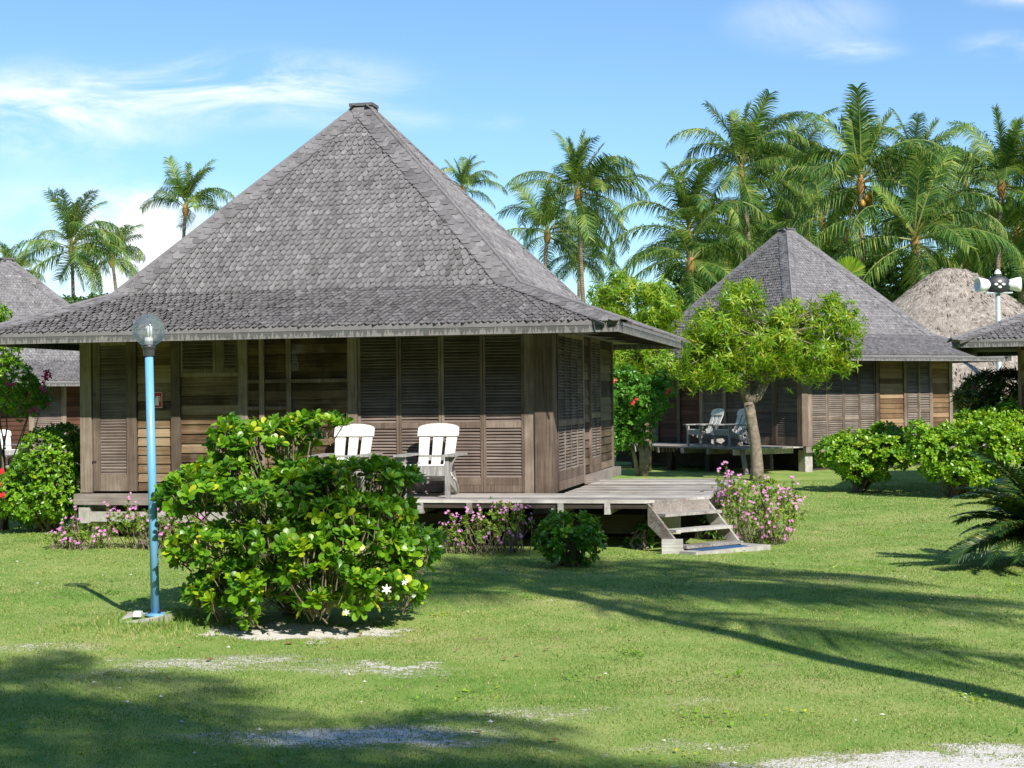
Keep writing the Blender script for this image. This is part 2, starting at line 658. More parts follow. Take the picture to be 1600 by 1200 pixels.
def mat_trunk():
    m, t = new_mat('ringed_palm_trunk')
    co = obj_co(t)
    n1 = t.noise(co, 5.0, 5.0, .65)
    ring = t.n('ShaderNodeTexWave', wave_type='BANDS', bands_direction='Z')
    ring.inputs['Scale'].default_value = 2.6
    ring.inputs['Distortion'].default_value = 2.0
    ring.inputs['Detail'].default_value = 2.0
    t.l(co, ring.inputs['Vector'])
    c = t.ramp(n1, [(.3, (.10, .075, .055)), (.5, (.22, .17, .125)), (.75, (.34, .28, .22))])
    c = t.mix(t.math('MULTIPLY', ring.outputs['Fac'], .35), c, (.07, .05, .04))
    finish(t, c, .9, ring.outputs['Fac'], .5, .03, .2)
    return m


M['trunk'] = mat_trunk()


def mat_thatch():
    m, t = new_mat('dry_thatch')
    co = obj_co(t)
    n1 = t.noise(t.mapping(co, (9, 9, 2.2)), 1.0, 7.0, .72, .8)
    n2 = t.noise(co, 1.1, 5.0, .65)
    f = t.math('ADD', t.math('MULTIPLY', n1, .7), t.math('MULTIPLY', n2, .3))
    c = t.ramp(f, [(.36, (.13, .105, .085)), (.5, (.33, .285, .24)), (.64, (.54, .48, .41))])
    finish(t, c, .95, n1, .9, .08, .1)
    return m


M['thatch'] = mat_thatch()

# bare patches of coral sand in the lawn: centre pixel, half width and half depth in metres, cover
SAND = []
for px, py, rx, ry, st in ((560, 1152, .8, .30, .85), (640, 1158, .5, .2, .8), (470, 1165, .5, .2, .5), (1500, 1198, 1.1, .30, 1.25), (1420, 1180, .5, .12, .9), (1590, 1176, .35, .2, 1.0),
                           (300, 1040, .8, .40, .62), (240, 1032, .4, .2, .5), (420, 1030, .5, .25, .55), (560, 1045, .75, .28, .5), (610, 1040, .3, .15, .8), (470, 988, .66, .28, 2.3),
                           (50, 1012, .7, .3, .42), (830, 1118, .6, .3, .48), (1090, 1100, .5, .2, .3), (150, 1060, .5, .3, .3), (1050, 1165, .6, .2, .35)):
    p = on_z(px, py)
    SAND.append((p[0], p[1], rx, ry, st))


def mat_lawn():
    m, t = new_mat('mown_lawn')
    co = obj_co(t)
    patch = t.noise(co, .55, 5.0, .6)
    mid = t.noise(co, 3.2, 5.0, .65)
    fine = t.noise(t.mapping(co, (1, 1, 1)), 45.0, 4.0, .7)
    f = t.math('ADD', t.math('MULTIPLY', patch, .45), t.math('ADD', t.math('MULTIPLY', mid, .3), t.math('MULTIPLY', fine, .25)))
    c = t.ramp(f, [(.32, (.072, .16, .028)), (.43, (.16, .28, .05)), (.55, (.30, .36, .105)), (.68, (.44, .37, .19))])
    soil = t.smooth(t.noise(co, 1.3, 6.0, .7), .60, .72)
    c = t.mix(t.math('MULTIPLY', soil, .8), c, (.27, .19, .11))
    brk = t.noise(t.mapping(co, (1, 1.6, 1)), 9.0, 8.0, .85, .8)
    wv_ = t.n('ShaderNodeTexNoise')
    wv_.inputs['Scale'].default_value = 2.6
    wv_.inputs['Detail'].default_value = 4.0
    t.l(co, wv_.inputs['Vector'])
    ws_ = t.n('ShaderNodeVectorMath', operation='MULTIPLY_ADD')
    t.l(wv_.outputs['Color'], ws_.inputs[0])
    ws_.inputs[1].default_value = (1.5, .9, 0)
    ws_.inputs[2].default_value = (-.75, -.45, 0)
    wa_ = t.n('ShaderNodeVectorMath', operation='ADD')
    t.l(co, wa_.inputs[0])
    t.l(ws_.outputs[0], wa_.inputs[1])
    warped = wa_.outputs[0]
    acc = None
    for (x, y, rx, ry, st) in SAND:
        mp = t.mapping(warped, (1 / rx, 1 / ry, 0), (-x / rx, -y / ry, 0))
        ln = t.n('ShaderNodeVectorMath', operation='LENGTH')
        t.l(mp, ln.inputs[0])
        q = t.math('MULTIPLY', t.smooth(ln.outputs['Value'], 1.7, .0), st)
        acc = q if acc is None else t.math('MAXIMUM', acc, q)
    spk = t.math('ADD', t.math('MULTIPLY', brk, .55), t.math('MULTIPLY', t.noise(t.mapping(co, (1, .6, 1)), 70.0, 4.0, .7), .45))
    spk = t.smooth(spk, .36, .64)
    s = t.smooth(t.math('SUBTRACT', spk, t.math('SUBTRACT', 1.0, t.math('MULTIPLY', acc, .95))), -.08, .22)
    s = t.math('MULTIPLY', s, t.smooth(acc, .05, .3))
    soil2 = t.math('MULTIPLY', t.smooth(acc, .1, .7), .6)
    c = t.mix(soil2, c, (.30, .245, .16))
    sandc = t.ramp(fine, [(.3, (.50, .47, .42)), (.7, (.80, .78, .73))])
    c = t.mix(s, c, sandc)
    finish(t, c, .9, fine, .6, .02, .15)
    return m


M['lawn'] = mat_lawn()

# ------------------------------------------------------------------ the ground
def make_ground():
    xs = np.concatenate([[-900, -300, -120, -60, -30], np.linspace(-20, 20, 201), [30, 60, 120, 300, 900]])
    ys = np.concatenate([[-300, -60, -20, 0], np.linspace(4, 44, 201), [60, 90, 150, 300, 1500]])
    X, Y = np.meshgrid(xs, ys)
    Z = ground_z(X, Y)
    v = np.stack([X.ravel(), Y.ravel(), Z.ravel()], 1)
    nx = len(xs)
    i, j = np.meshgrid(np.arange(nx - 1), np.arange(len(ys) - 1))
    a = (j * nx + i).ravel()
    fs = np.stack([a, a + 1, a + nx + 1, a + nx], 1)
    mb = MB()
    mb.add(v, fs, .5)
    o = mb.build('lawn', M['lawn'], smooth=True)
    o['kind'] = 'structure'
    o['label'] = 'sunlit mown lawn with bare patches of coral sand'


make_ground()

# keep-out circles for grass blades are filled in further down, blades are grown at the end
NO_GRASS = []

# ------------------------------------------------------------------ shingled roofs
HX, HY = 3.4 + 1.095, 2.625 + 1.095
EB, ET, HB, AP, BI = 2.715, 2.857, 3.425, 6.44, 0.3358
FLOOR = 0.63
WID, LEN = 6.8, 5.25


def shingle_face(mb, a, b, c, d, w=.092, e=.098, seed=0, tone=.5):
    """fish-scale shingles on the planar face a-b (eave) up to d-c"""
    g = np.random.default_rng(seed)
    a, b, c, d = [np.asarray(q, float) for q in (a, b, c, d)]
    along = (b - a) / np.linalg.norm(b - a)
    top = (c + d) / 2
    up = top - a
    up = up - along * np.dot(up, along)
    H = np.linalg.norm(up)
    up /= H
    nrm = np.cross(along, up)
    tv, tw = [], []
    rows = int(H / e)
    P, Wd, rn, yaw = [], [], [], []
    for k in range(rows + 1):
        t = min(k * e / H, 1.0)
        l = a + (d - a) * t
        r = b + (c - b) * t
        Lr = np.dot(r - l, along)
        if Lr < w:
            continue
        n = max(1, int(round(Lr / w)))
        u = (np.arange(n) + .5 + (.5 if k % 2 else 0) - .25) / n * Lr
        u = np.clip(u + g.normal(0, w * .06, n), .02, Lr - .02)
        base = l[None] + along[None] * u[:, None] + up[None] * g.normal(0, e * .07, n)[:, None]
        P.append(base)
        Wd.append(np.full(n, Lr / n) * g.uniform(.93, 1.06, n))
        rn.append(np.clip(g.normal(tone, .16, n) + .06 * g.normal(), 0, 1))
        yaw.append(g.normal(.0, .05, n))
    P = np.concatenate(P)
    Wd = np.concatenate(Wd)
    rn = np.concatenate(rn)
    yaw = np.concatenate(yaw)
    N = len(P)
    # outline: across, up, lift
    o = np.array([(-.47, .50, 0), (-.36, .16, 0), (-.05, -.12, 0), (.30, .10, 0), (.47, .50, 0), (.5, 1.9, 0), (-.5, 1.9, 0)])
    k = len(o)
    A = o[None, :, 0] * Wd[:, None]
    B = o[None, :, 1] * e + 0 * A
    ca, sa = np.cos(yaw)[:, None], np.sin(yaw)[:, None]
    A2, B2 = A * ca - B * sa, A * sa + B * ca
    hgt = np.clip(((P - a) @ up)[:, None] + B2, 0, H)
    pos = ((P - a) @ along)[:, None] + A2
    xl = np.dot(d - a, along) * hgt / H
    xr = np.dot(b - a, along) + np.dot(c - b, along) * hgt / H
    A2 = A2 + np.clip(pos, xl, xr) - pos
    lift = np.where(o[None, :, 1] < 1.0, .026, .004) + 0 * A
    curl = g.normal(.20, .10, N)[:, None]                     # each shingle cups a little to one side
    lift = lift + np.where(o[None, :, 1] < 1.0, 1, 0) * (A * curl + g.uniform(0, .007, N)[:, None])
    thick = .014
    V1 = P[:, None, :] + A2[..., None] * along + B2[..., None] * up + lift[..., None] * nrm
    V2 = V1 - nrm * thick
    V = np.concatenate([V1, V2], 1)                            # N, 2k, 3
    off = (np.arange(N) * 2 * k)[:, None]
    mb.add(V.reshape(-1, 3), np.arange(k)[None, :] + off, rn)
    nb = mb.n - N * 2 * k
    sk = np.array([(i, i + k, i + 1 + k, i + 1) for i in range(4)])
    q = (sk[None] + off[..., None]).reshape(-1, 4) + nb
    mb.f.append(q)
    mb.r.append(np.repeat(rn, 4))


def hip_shingles(mb, p0, p1, n1, n2, w=.25, e=.12, seed=0, lift=.026):
    """larger shingles lapped up a hip in two staggered columns, on both faces"""
    g = np.random.default_rng(seed)
    p0, p1 = np.asarray(p0, float), np.asarray(p1, float)
    L = np.linalg.norm(p1 - p0)
    up = (p1 - p0) / L
    nm = np.asarray(n1, float) / np.linalg.norm(n1) + np.asarray(n2, float) / np.linalg.norm(n2)
    nm /= np.linalg.norm(nm)
    mb.tube([p0 + nm * .025, p1 + nm * .025], .026, 8, .45)
    for n_, sgn in ((np.asarray(n1, float), 1), (np.asarray(n2, float), -1)):
        n_ = n_ / np.linalg.norm(n_)
        side = np.cross(up, n_) * sgn
        side /= np.linalg.norm(side)
        cw = w / 2
        for c in range(2):
            k = 0
            while k * e < L - .05:
                x0, x1 = c * cw - (.02 if c == 0 else .01), (c + 1) * cw + g.normal(0, .008)
                b0 = k * e + (e / 2 if c else 0) + g.normal(0, .012)
                lf = lift + .004 * c
                rise = g.uniform(.006, .018)
                xm = (x0 + x1) / 2
                pts = [(x0, .02, lf + rise), (xm, -.03, lf + rise), (x1, .03, lf + rise * .8), (x1, e * 1.7, lf - .004), (x0, e * 1.7, lf - .004)]
                v1 = [p0 + up * (b0 + q[1]) + side * q[0] + n_ * q[2] for q in pts]
                v2 = [q - n_ * .014 for q in v1]
                m_ = len(pts)
                mb.add(v1 + v2, [tuple(range(m_))] + [(i, i + m_, (i + 1) % m_ + m_, (i + 1) % m_) for i in range(m_)], float(np.clip(g.normal(.40, .16), 0, 1)))
                k += 1
        # dark strip added along the outer edge, stands in for the raised cap's shadow
        x = w + .01
        mb.beam(p0 + side * x + n_ * .012, p1 + side * x * .9 + n_ * .012, .012, .04, n_, .1)


def roof_meshes():
    cx, cy = -WID / 2, LEN / 2
    ev = [(cx - HX, cy - HY), (cx + HX, cy - HY), (cx + HX, cy + HY), (cx - HX, cy + HY)]
    q = 1 - BI
    bv = [(cx - HX * q, cy - HY * q), (cx + HX * q, cy - HY * q), (cx + HX * q, cy + HY * q), (cx - HX * q, cy + HY * q)]
    tq = .028
    tv = [(cx - HX * tq, cy - HY * tq), (cx + HX * tq, cy - HY * tq), (cx + HX * tq, cy + HY * tq), (cx - HX * tq, cy + HY * tq)]
    zt = AP - .06
    E3 = [(*p, ET) for p in ev]
    B3 = [(*p, HB) for p in bv]
    T3 = [(*p, zt) for p in tv]
    base, sh, hip = MB(), MB(), MB()
    v = E3 + B3 + T3 + [(*p, ET - .05) for p in ev]
    fs = []
    for i in range(4):
        k = (i + 1) % 4
        fs += [(i, k, 4 + k, 4 + i), (4 + i, 4 + k, 8 + k, 8 + i), (12 + k, 12 + i, i, k)]
    fs += [(8, 9, 10, 11), (15, 14, 13, 12)]
    base.add(v, fs, .5)
    n_of = lambda a, b, c: np.cross(np.subtract(b, a), np.subtract(c, a))
    for i in range(4):
        k = (i + 1) % 4
        shingle_face(sh, E3[i], E3[k], B3[k], B3[i], seed=10 + i, tone=.28)
        shingle_face(sh, B3[i], B3[k], T3[k], T3[i], seed=20 + i)
    for i in range(4):
        h = (i - 1) % 4
        k = (i + 1) % 4
        nl = n_of(E3[i], E3[k], B3[i])
        nh = n_of(E3[h], E3[i], B3[i])
        hip_shingles(hip, E3[i], B3[i], nl, nh, w=.22, seed=30 + i)
        nl = n_of(B3[i], B3[k], T3[i])
        nh = n_of(B3[h], B3[i], T3[i])
        hip_shingles(hip, B3[i], T3[i], nl, nh, w=.26, seed=40 + i)
    cap = MB()
    cap.add([(cx + sx * .24, cy + sy * .2, AP - .17) for sx, sy in ((-1, -1), (1, -1), (1, 1), (-1, 1))] +
            [(cx + sx * .16, cy + sy * .13, AP - .02) for sx, sy in ((-1, -1), (1, -1), (1, 1), (-1, 1))],
            [(0, 1, 5, 4), (1, 2, 6, 5), (2, 3, 7, 6), (3, 0, 4, 7), (4, 5, 6, 7)], .5)
    cap.box((cx - .19, cy - .16, AP - .015), (cx + .19, cy + .16, AP + .03), .0)
    mesh = dict(roof=base.mesh('roof', M['shingle']), shingles=sh.mesh('shingles', M['shingle']),
                hip_caps=hip.mesh('hip_caps', M['shingle']), roof_cap=cap.mesh('roof_cap', M['shingle']))
    fas = []
    for i in range(4):
        k = (i + 1) % 4
        a, b = np.array(ev[i]), np.array(ev[k])
        d = (b - a) / np.linalg.norm(b - a)
        nn = np.array([d[1], -d[0]])
        lo = .03 if i % 2 else .0
        f = MB()
        a0, b0 = a - nn * .035 + d * (.0 if i % 2 == 0 else .035), b - nn * .035 - d * (.0 if i % 2 == 0 else .035)
        a1, b1 = a0 + nn * .03, b0 + nn * .03
        f.add([(*a0, EB), (*b0, EB), (*b1, EB), (*a1, EB), (*a0, ET - .012), (*b0, ET - .012), (*b1, ET - .012), (*a1, ET - .012)],
              [(0, 3, 2, 1), (4, 5, 6, 7), (0, 1, 5, 4), (1, 2, 6, 5), (2, 3, 7, 6), (3, 0, 4, 7)], .5)
        fas.append(f.mesh('fascia', M['fascia']))
    mesh['fascia'] = fas
    return mesh


ROOF = roof_meshes()


# ------------------------------------------------------------------ wall pieces in wall coordinates (u along, o outward, z up)
def T_front(u, o, z):
    return (u, -o, z)


def T_right(u, o, z):
    return (o, u, z)


def add_post(par, T, u0, u1, o0=.0, o1=.07, z0=FLOOR, z1=2.84, name='post', mat=None):
    return MB().box((u0, o0, z0), (u1, o1, z1), None, T).build(name, M[mat or 'post'], par)


def add_louvre(par, T, u0, u1, z0, z1, cols=1, rail=None, foot=0.0, side=False, name='louvre_shutter', o=.02, pitch=.041):
    """frame with angled slats; cols = number of slat columns; rail = height of the middle rail; foot = height of the solid bottom board"""
    fr, sl = MB(), MB()
    st = .035
    fm = M['post']
    fr.box((u0, o, z0), (u0 + st, o + .04, z1), None, T)
    fr.box((u1 - st, o, z0), (u1, o + .04, z1), None, T)
    zb = z0 + (foot or .05)
    if foot:
        h = foot / 2
        fr.box((u0 + st, o, z0), (u1 - st, o + .032, z0 + h - .003), None, T)
        fr.box((u0 + st, o, z0 + h), (u1 - st, o + .034, z0 + foot), None, T)
    else:
        fr.box((u0 + st, o, z0), (u1 - st, o + .036, zb), None, T)
    fr.box((u0 + st, o, z1 - .06), (u1 - st, o + .036, z1), None, T)
    spans = [(zb, z1 - .06)]
    if rail:
        fr.box((u0 + st, o, rail - .04), (u1 - st, o + .036, rail + .04), None, T)
        spans = [(zb, rail - .04), (rail + .04, z1 - .06)]
    cw = (u1 - u0 - 2 * st) / cols
    for c in range(1, cols):
        uc = u0 + st + c * cw
        for (a, b) in spans:
            fr.box((uc - .012, o + .002, a), (uc + .012, o + .038, b), None, T)
    for c in range(cols):
        ua, ub = u0 + st + c * cw + (.012 if c else 0), u0 + st + (c + 1) * cw - (.012 if c < cols - 1 else 0)
        for (a, b) in spans:
            n = int((b - a) / pitch)
            p = (b - a) / n
            for i in range(n):
                z = a + i * p
                dz = rng.normal(0, .0025, 2)
                ot, ob = o + .004, o + .034
                v = [(ua, ob, z + .000 + dz[0]), (ub, ob, z + dz[1]), (ub, ot, z + p * .80 + dz[1]), (ua, ot, z + p * .80 + dz[0]),
                     (ua, ob, z + .009 + dz[0]), (ub, ob, z + .009 + dz[1]), (ub, ot, z + p * .80 + .009 + dz[1]), (ua, ot, z + p * .80 + .009 + dz[0])]
                v = [T(*q) for q in v]
                sl.add(v, [(0, 3, 2, 1), (4, 5, 6, 7), (0, 1, 5, 4), (1, 2, 6, 5), (2, 3, 7, 6), (3, 0, 4, 7)])
    f = fr.build(name, fm, par)
    sl.build('slats', M['slat_side' if side else 'slat'], f)
    return f


def add_planks(par, T, u0, u1, z0, z1, mat='board', o=.0, h=.128, name='plank_panel'):
    mb = MB()
    n = max(1, int(round((z1 - z0) / h)))
    p = (z1 - z0) / n
    for i in range(n):
        z = z0 + i * p
        jt = rng.normal(0, .002, 4)
        ob, ot = o + .032, o + .012
        v = [(u0, o, z), (u1, o, z), (u1, ob + jt[0], z + .004), (u0, ob + jt[1], z + .004),
             (u0, o, z + p), (u1, o, z + p), (u1, ot, z + p), (u0, ot, z + p)]
        mb.add([T(*q) for q in v], [(0, 3, 2, 1), (4, 5, 6, 7), (0, 1, 5, 4), (1, 2, 6, 5), (2, 3, 7, 6), (3, 0, 4, 7)])
    return mb.build(name, M[mat], par)


def hut_shell(label, C, yaw, group='shingled bungalows around the lawn'):
    h = thing('bungalow', label, 'bungalow', (C[0], C[1], C[2]), -yaw, group)
    r = link('roof', ROOF['roof'], h)
    for k in ('shingles', 'hip_caps', 'roof_cap'):
        link(k, ROOF[k], r)
    for m in ROOF['fascia']:
        link('fascia', m, h)
    wl = MB()
    wl.box((-WID + .02, .02, FLOOR - .1), (-.02, LEN - .02, 2.80), .5)
    wl.build('wall', M['backing'], h)
    MB().box((-WID + .15, .35, -.45), (-.15, .45, FLOOR - .11), .2).build('foundation_wall', M['dark_beam'], h)
    MB().box((-.55, .45, -.45), (-.45, LEN - .2, FLOOR - .11), .2).build('foundation_wall', M['dark_beam'], h)
    # rafters showing under the eaves, in pairs
    cx, cy = -WID / 2, LEN / 2
    for yb in (.15, .55, 1.75, 2.15, 3.4, 3.8, 4.9):
        MB().beam((.0, yb, 2.86), (1.03, yb, 2.755), .06, .08).build('rafter', M['dark_beam'], h)
    for xb in np.arange(-6.4, .2, 1.3):
        MB().beam((xb, -.02, 2.86), (xb, -1.03, 2.755), .06, .08).build('rafter', M['dark_beam'], h)
    for x in (-6.6, -4.4, -2.2, -.15):
        for y in (.2, 2.6, 5.05):
            MB().box((x - .12, y - .12, -.4), (x + .12, y + .12, FLOOR - .1), .5).build('pile', M['concrete'], h)
    return h


def world_of(C, yaw, x, y, z=0.0):
    r = np.array([cos(yaw), -sin(yaw)])
    s = np.array([sin(yaw), cos(yaw)])
    q = np.array(C[:2]) + r * x + s * y
    return np.array([q[0], q[1], C[2] + z])


def to_local(C, yaw, p):
    d = np.array(p[:2]) - np.array(C[:2])
    return np.array([d[0] * cos(yaw) - d[1] * sin(yaw), d[0] * sin(yaw) + d[1] * cos(yaw)])


C1, YAW1 = (0.51, 20.45, 0.0), 0.217


def u_front(px, py=700):
    d = ray(px, py)
    r = np.array([cos(YAW1), -sin(YAW1)])
    s = np.array([sin(YAW1), cos(YAW1)])
    t = np.dot(np.array(C1[:2]), s) / np.dot(d[:2], s)
    return float(np.dot(d[:2] * t - np.array(C1[:2]), r))


def u_right(px, py=700):
    d = ray(px, py)
    r = np.array([cos(YAW1), -sin(YAW1)])
    s = np.array([sin(YAW1), cos(YAW1)])
    t = np.dot(np.array(C1[:2]), r) / np.dot(d[:2], r)
    return float(np.dot(d[:2] * t - np.array(C1[:2]), s))


def boards_deck(mb, x0, x1, y0, y1, z, w=.115, clip=None):
    """deck boards running along x"""
    y = y0
    while y < y1 - .01:
        yb = min(y + w - .007, y1)
        xa, xb = x0, x1
        xb2 = xb
        if clip:
            xb, xb2 = clip(y), clip(yb)
        j = rng.normal(0, .012)
        dz = rng.normal(0, .002)
        v = [(xa, y, z - .035), (xb + j, y, z - .035), (xb2 + j, yb, z - .035), (xa, yb, z - .035),
             (xa, y, z + dz), (xb + j, y, z + dz), (xb2 + j, yb, z + dz), (xa, yb, z + dz)]
        mb.add(v, [(0, 3, 2, 1), (4, 5, 6, 7), (0, 1, 5, 4), (1, 2, 6, 5), (2, 3, 7, 6), (3, 0, 4, 7)])
        y += w


# ------------------------------------------------------------------ the main bungalow
def main_bungalow():
    h = hut_shell('large weathered timber bungalow behind the blue lamp post, two white chairs on its deck', C1, YAW1)
    T = T_front
    u = u_front
    uL = -WID
    top = 2.80
    add_post(h, T, uL, u(147), .0, .075)
    # louvred door
    d0, d1 = u(149), u(216)
    door = MB()
    ls, rs = u(160), u(201)
    door.box((d0, .02, FLOOR + .02), (ls, .062, top), None, T)
    door.box((rs, .02, FLOOR + .02), (d1, .062, top), None, T)
    door.box((ls, .02, FLOOR + .02), (rs, .055, FLOOR + .25), None, T)
    door.box((ls, .02, top - .09), (rs, .055, top), None, T)
    dd = door.build('door', M['post'], h)
    sl = MB()
    a, b = FLOOR + .25, top - .09
    n = int((b - a) / .042)
    p = (b - a) / n
    for i in range(n):
        z = a + i * p
        v = [(ls, .048, z), (rs, .048, z), (rs, .022, z + p), (ls, .022, z + p), (ls, .048, z + .009), (rs, .048, z + .009), (rs, .022, z + p + .009), (ls, .022, z + p + .009)]
        sl.add([T(*q) for q in v], [(0, 3, 2, 1), (4, 5, 6, 7), (0, 1, 5, 4), (1, 2, 6, 5), (2, 3, 7, 6), (3, 0, 4, 7)])
    sl.build('slats', M['slat'], dd)
    for z in (1.05, 2.0):
        MB().box((d0 - .03, .063, z), (d0 + .05, .07, z + .025), .3, T).build('hinge', M['hinge'], dd)
    # plank panels and posts
    add_planks(h, T, u(217), u(271), FLOOR + .02, top)
    add_post(h, T, u(271), u(285))
    zv = 2.30
    add_planks(h, T, u(285), u(376), FLOOR + .02, zv - .05)
    add_post(h, T, u(285), u(376), .0, .05, zv - .05, zv, 'rail')
    add_louvre(h, T, u(286), u(340), zv, top, pitch=.045, name='vent_louvre')
    add_post(h, T, u(340), u(351), .0, .05, zv, top, 'stile')
    add_louvre(h, T, u(351), u(375), zv, top, pitch=.045, name='vent_louvre')
    add_post(h, T, u(376), u(391), .0, .08)
    # glazed bay over boards
    add_planks(h, T, u(391), u(547), FLOOR + .02, top, o=.022)
    win = MB()
    for px in (413, 455):
        win.box((u(px) - .035, .045, FLOOR + .02), (u(px) + .035, .085, top), None, T)
    for z, (x0, x1) in ((2.17, (391, 409)), (2.17, (418, 451)), (2.17, (459, 547)), (1.80, (391, 409)), (1.80, (418, 451))):
        win.box((u(x0), .047, z - .025), (u(x1), .082, z + .025), None, T)
    wo_ = win.build('window', M['post'], h)
    MB().box((u(459), .068, 1.05), (u(547), .072, 2.14), .5, T).build('pane', M['pane'], wo_)
    MB().box((u(459), .068, 2.20), (u(547), .072, top), .5, T).build('pane', M['pane'], wo_)
    add_post(h, T, u(547), u(562), .0, .085)
    # four tall louvred shutters
    edges = [(562, 626), (626, 692), (692, 757), (757, 821)]
    for a, b in edges:
        add_louvre(h, T, u(a) + .003, u(b) - .003, FLOOR + .01, top, rail=1.545, foot=.2)
    add_post(h, T, u(821), u(838), .0, .06)
    MB().box((u(838), -.20, FLOOR), (.05, .09, 2.84), None, T).build('post', M['post'], h)
    # right side wall
    T = T_right
    v = u_right
    a = .23
    add_louvre(h, T, a, v(907, 715), FLOOR + .01, top, cols=4, rail=1.55, foot=.26, side=True)
    b = v(907, 715)
    add_post(h, T, b, b + .12, .0, .05)
    c = v(919, 715)
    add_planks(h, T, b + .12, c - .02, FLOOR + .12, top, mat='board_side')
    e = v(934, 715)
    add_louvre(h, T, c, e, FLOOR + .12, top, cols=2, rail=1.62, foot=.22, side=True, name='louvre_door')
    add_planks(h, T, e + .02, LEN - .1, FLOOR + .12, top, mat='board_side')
    add_post(h, T, LEN - .1, LEN, .0, .05)
    MB().box((b + .125, .036, FLOOR - .02), (LEN, .16, FLOOR + .115), None, T).build('plinth_board', M['beam'], h)
    # sill, beams and dark floor
    MB().box((uL - .06, -.16, FLOOR - .17), (u(470), -.02, FLOOR - .015), None).build('sill_board', M['beam'], h)
    MB().box((uL - .02, -.10, .22), (u(470), .02, .36), None).build('floor_beam', M['concrete'], h)
    MB().box((uL, -.14, .20), (uL + .16, .0, .42), .5).build('beam_end', M['concrete'], h)
    MB().box((uL + .05, .05, FLOOR - .14), (-.05, LEN - .05, FLOOR - .11), .5).build('floor', M['dark_beam'], h)
    # the deck
    L = lambda px, py: to_local(C1, YAW1, on_z(px, py, FLOOR))
    pf = L(1012, 781.5)
    pr = L(1108, 775.5)
    pb = L(1150, 748)
    yf = -1.42
    x_left = -3.55
    xr = float(pb[0])

    def clip(y):
        yc = y
        t = (yc - yf) / max(.01, (float(pr[1]) - yf))
        if t < 1:
            return float(pf[0]) + (float(pr[0]) - float(pf[0])) * max(0, t)
        return float(pr[0]) + (xr - float(pr[0])) * min(1, (yc - float(pr[1])) / (float(pb[1]) - float(pr[1])))

    dk = MB()
    y = yf
    boards_deck(dk, x_left, 0, yf, -.10, FLOOR, clip=clip)
    boards_deck(dk, .16, 0, -.095, float(pb[1]), FLOOR, clip=clip)
    MB().add([(x_left, yf + .02, FLOOR - .10), (float(pf[0]), yf + .02, FLOOR - .10), (float(pf[0]), yf + .06, FLOOR - .10), (x_left, yf + .06, FLOOR - .10),
              (x_left, yf + .02, FLOOR - .036), (float(pf[0]), yf + .02, FLOOR - .036), (float(pf[0]), yf + .06, FLOOR - .036), (x_left, yf + .06, FLOOR - .036)],
             [(0, 3, 2, 1), (4, 5, 6, 7), (0, 1, 5, 4), (1, 2, 6, 5), (2, 3, 7, 6), (3, 0, 4, 7)], .2).build('rim_joist', M['dark_beam'], h)
    deck = dk.build('deck', M['deckwood'], h)
    for px in (641, 720, 867, 942):
        q = L(px, 785)
        MB().box((q[0] - .035, yf - .012, FLOOR - .17), (q[0] + .035, yf + .95, FLOOR - .037), None).build('joist', M['stairwood'], h)
    for x in (-2.9, -1.2, .4):
        MB().box((x - .07, yf + .3, -.1), (x + .07, yf + .44, FLOOR - .17), .3).build('deck_pile', M['dark_beam'], h)
    MB().box((x_left, yf + .5, .18), (float(pf[0]) - .1, yf + .6, .42), .2).build('deck_beam', M['dark_beam'], h)
    for x, yy_ in ((1.3, 1.2), (float(pr[0]) - .15, .6), (1.4, 3.2), (xr - .2, 2.4)):
        MB().box((x - .07, yy_ - .07, -.1), (x + .07, yy_ + .07, FLOOR - .036), .3).build('deck_pile', M['dark_beam'], h)
    # edge board under the right side of the deck
    MB().beam((float(pr[0]) - .03, float(pr[1]), FLOOR - .12), (xr - .03, float(pb[1]), FLOOR - .12), .04, .16).build('rim_joist', M['dark_beam'], h)
    MB().box((-.45, .5, -.1), (float(pr[0]) - .1, .58, FLOOR - .05), .2).build('foundation_wall', M['dark_beam'], h)
    # cream panel under the deck, beside the steps
    q = L(985, 800)
    MB().box((q[0] + .02, yf + .42, .19), (q[0] + .30, yf + .47, .48), .5).build('panel', M['cream'], h)
    # steps at the clipped corner
    stp = MB()
    e = np.array([pr[0] - pf[0], pr[1] - yf])
    wdt = np.linalg.norm(e)
    e /= wdt
    nrm = np.array([e[1], -e[0]])
    A0 = np.array([pf[0], yf])
    bl = to_local(C1, YAW1, on_z(1063, 860, .05))
    run = bl - A0
    steps = stp
    roots = []
    for k, off in enumerate((.03, wdt - .03)):
        p0 = A0 + e * off
        p1 = p0 + run
        m_ = MB()
        d2 = np.array([run[0], run[1], -(FLOOR - .02)])
        sdw = .035
        w2 = e * sdw / 2
        prof = [(0, FLOOR - .04), (0, FLOOR - .30), (.82, .02), (1.10, .02)]
        vv = []
        for s_ in (-1, 1):
            for t_, z_ in prof:
                pt = p0 + run * t_ + w2 * s_
                vv.append((pt[0], pt[1], z_))
        m_.add(vv, [(0, 1, 2, 3), (7, 6, 5, 4), (0, 4, 5, 1), (1, 5, 6, 2), (2, 6, 7, 3), (3, 7, 4, 0)])
        roots.append(m_)
    st = roots[0].build('steps', M['stairwood'], h)
    roots[1].build('stringer', M['stairwood'], st)
    rl = np.linalg.norm(run)
    rn = run / rl
    for t_, z_ in ((.30, .455), (.62, .27), (.93, .085)):
        c0 = A0 + e * .05 + run * t_
        c1 = A0 + e * (wdt - .05) + run * t_
        MB().beam((*c0, z_), (*c1, z_), .20, .035).build('tread', M['stairwood'], st)
    c0 = A0 + e * .05 + rn * .03
    c1 = A0 + e * (wdt - .05) + rn * .03
    MB().beam((*c0, FLOOR - .10), (*c1, FLOOR - .10), .03, .14).build('riser', M['beam'], st)
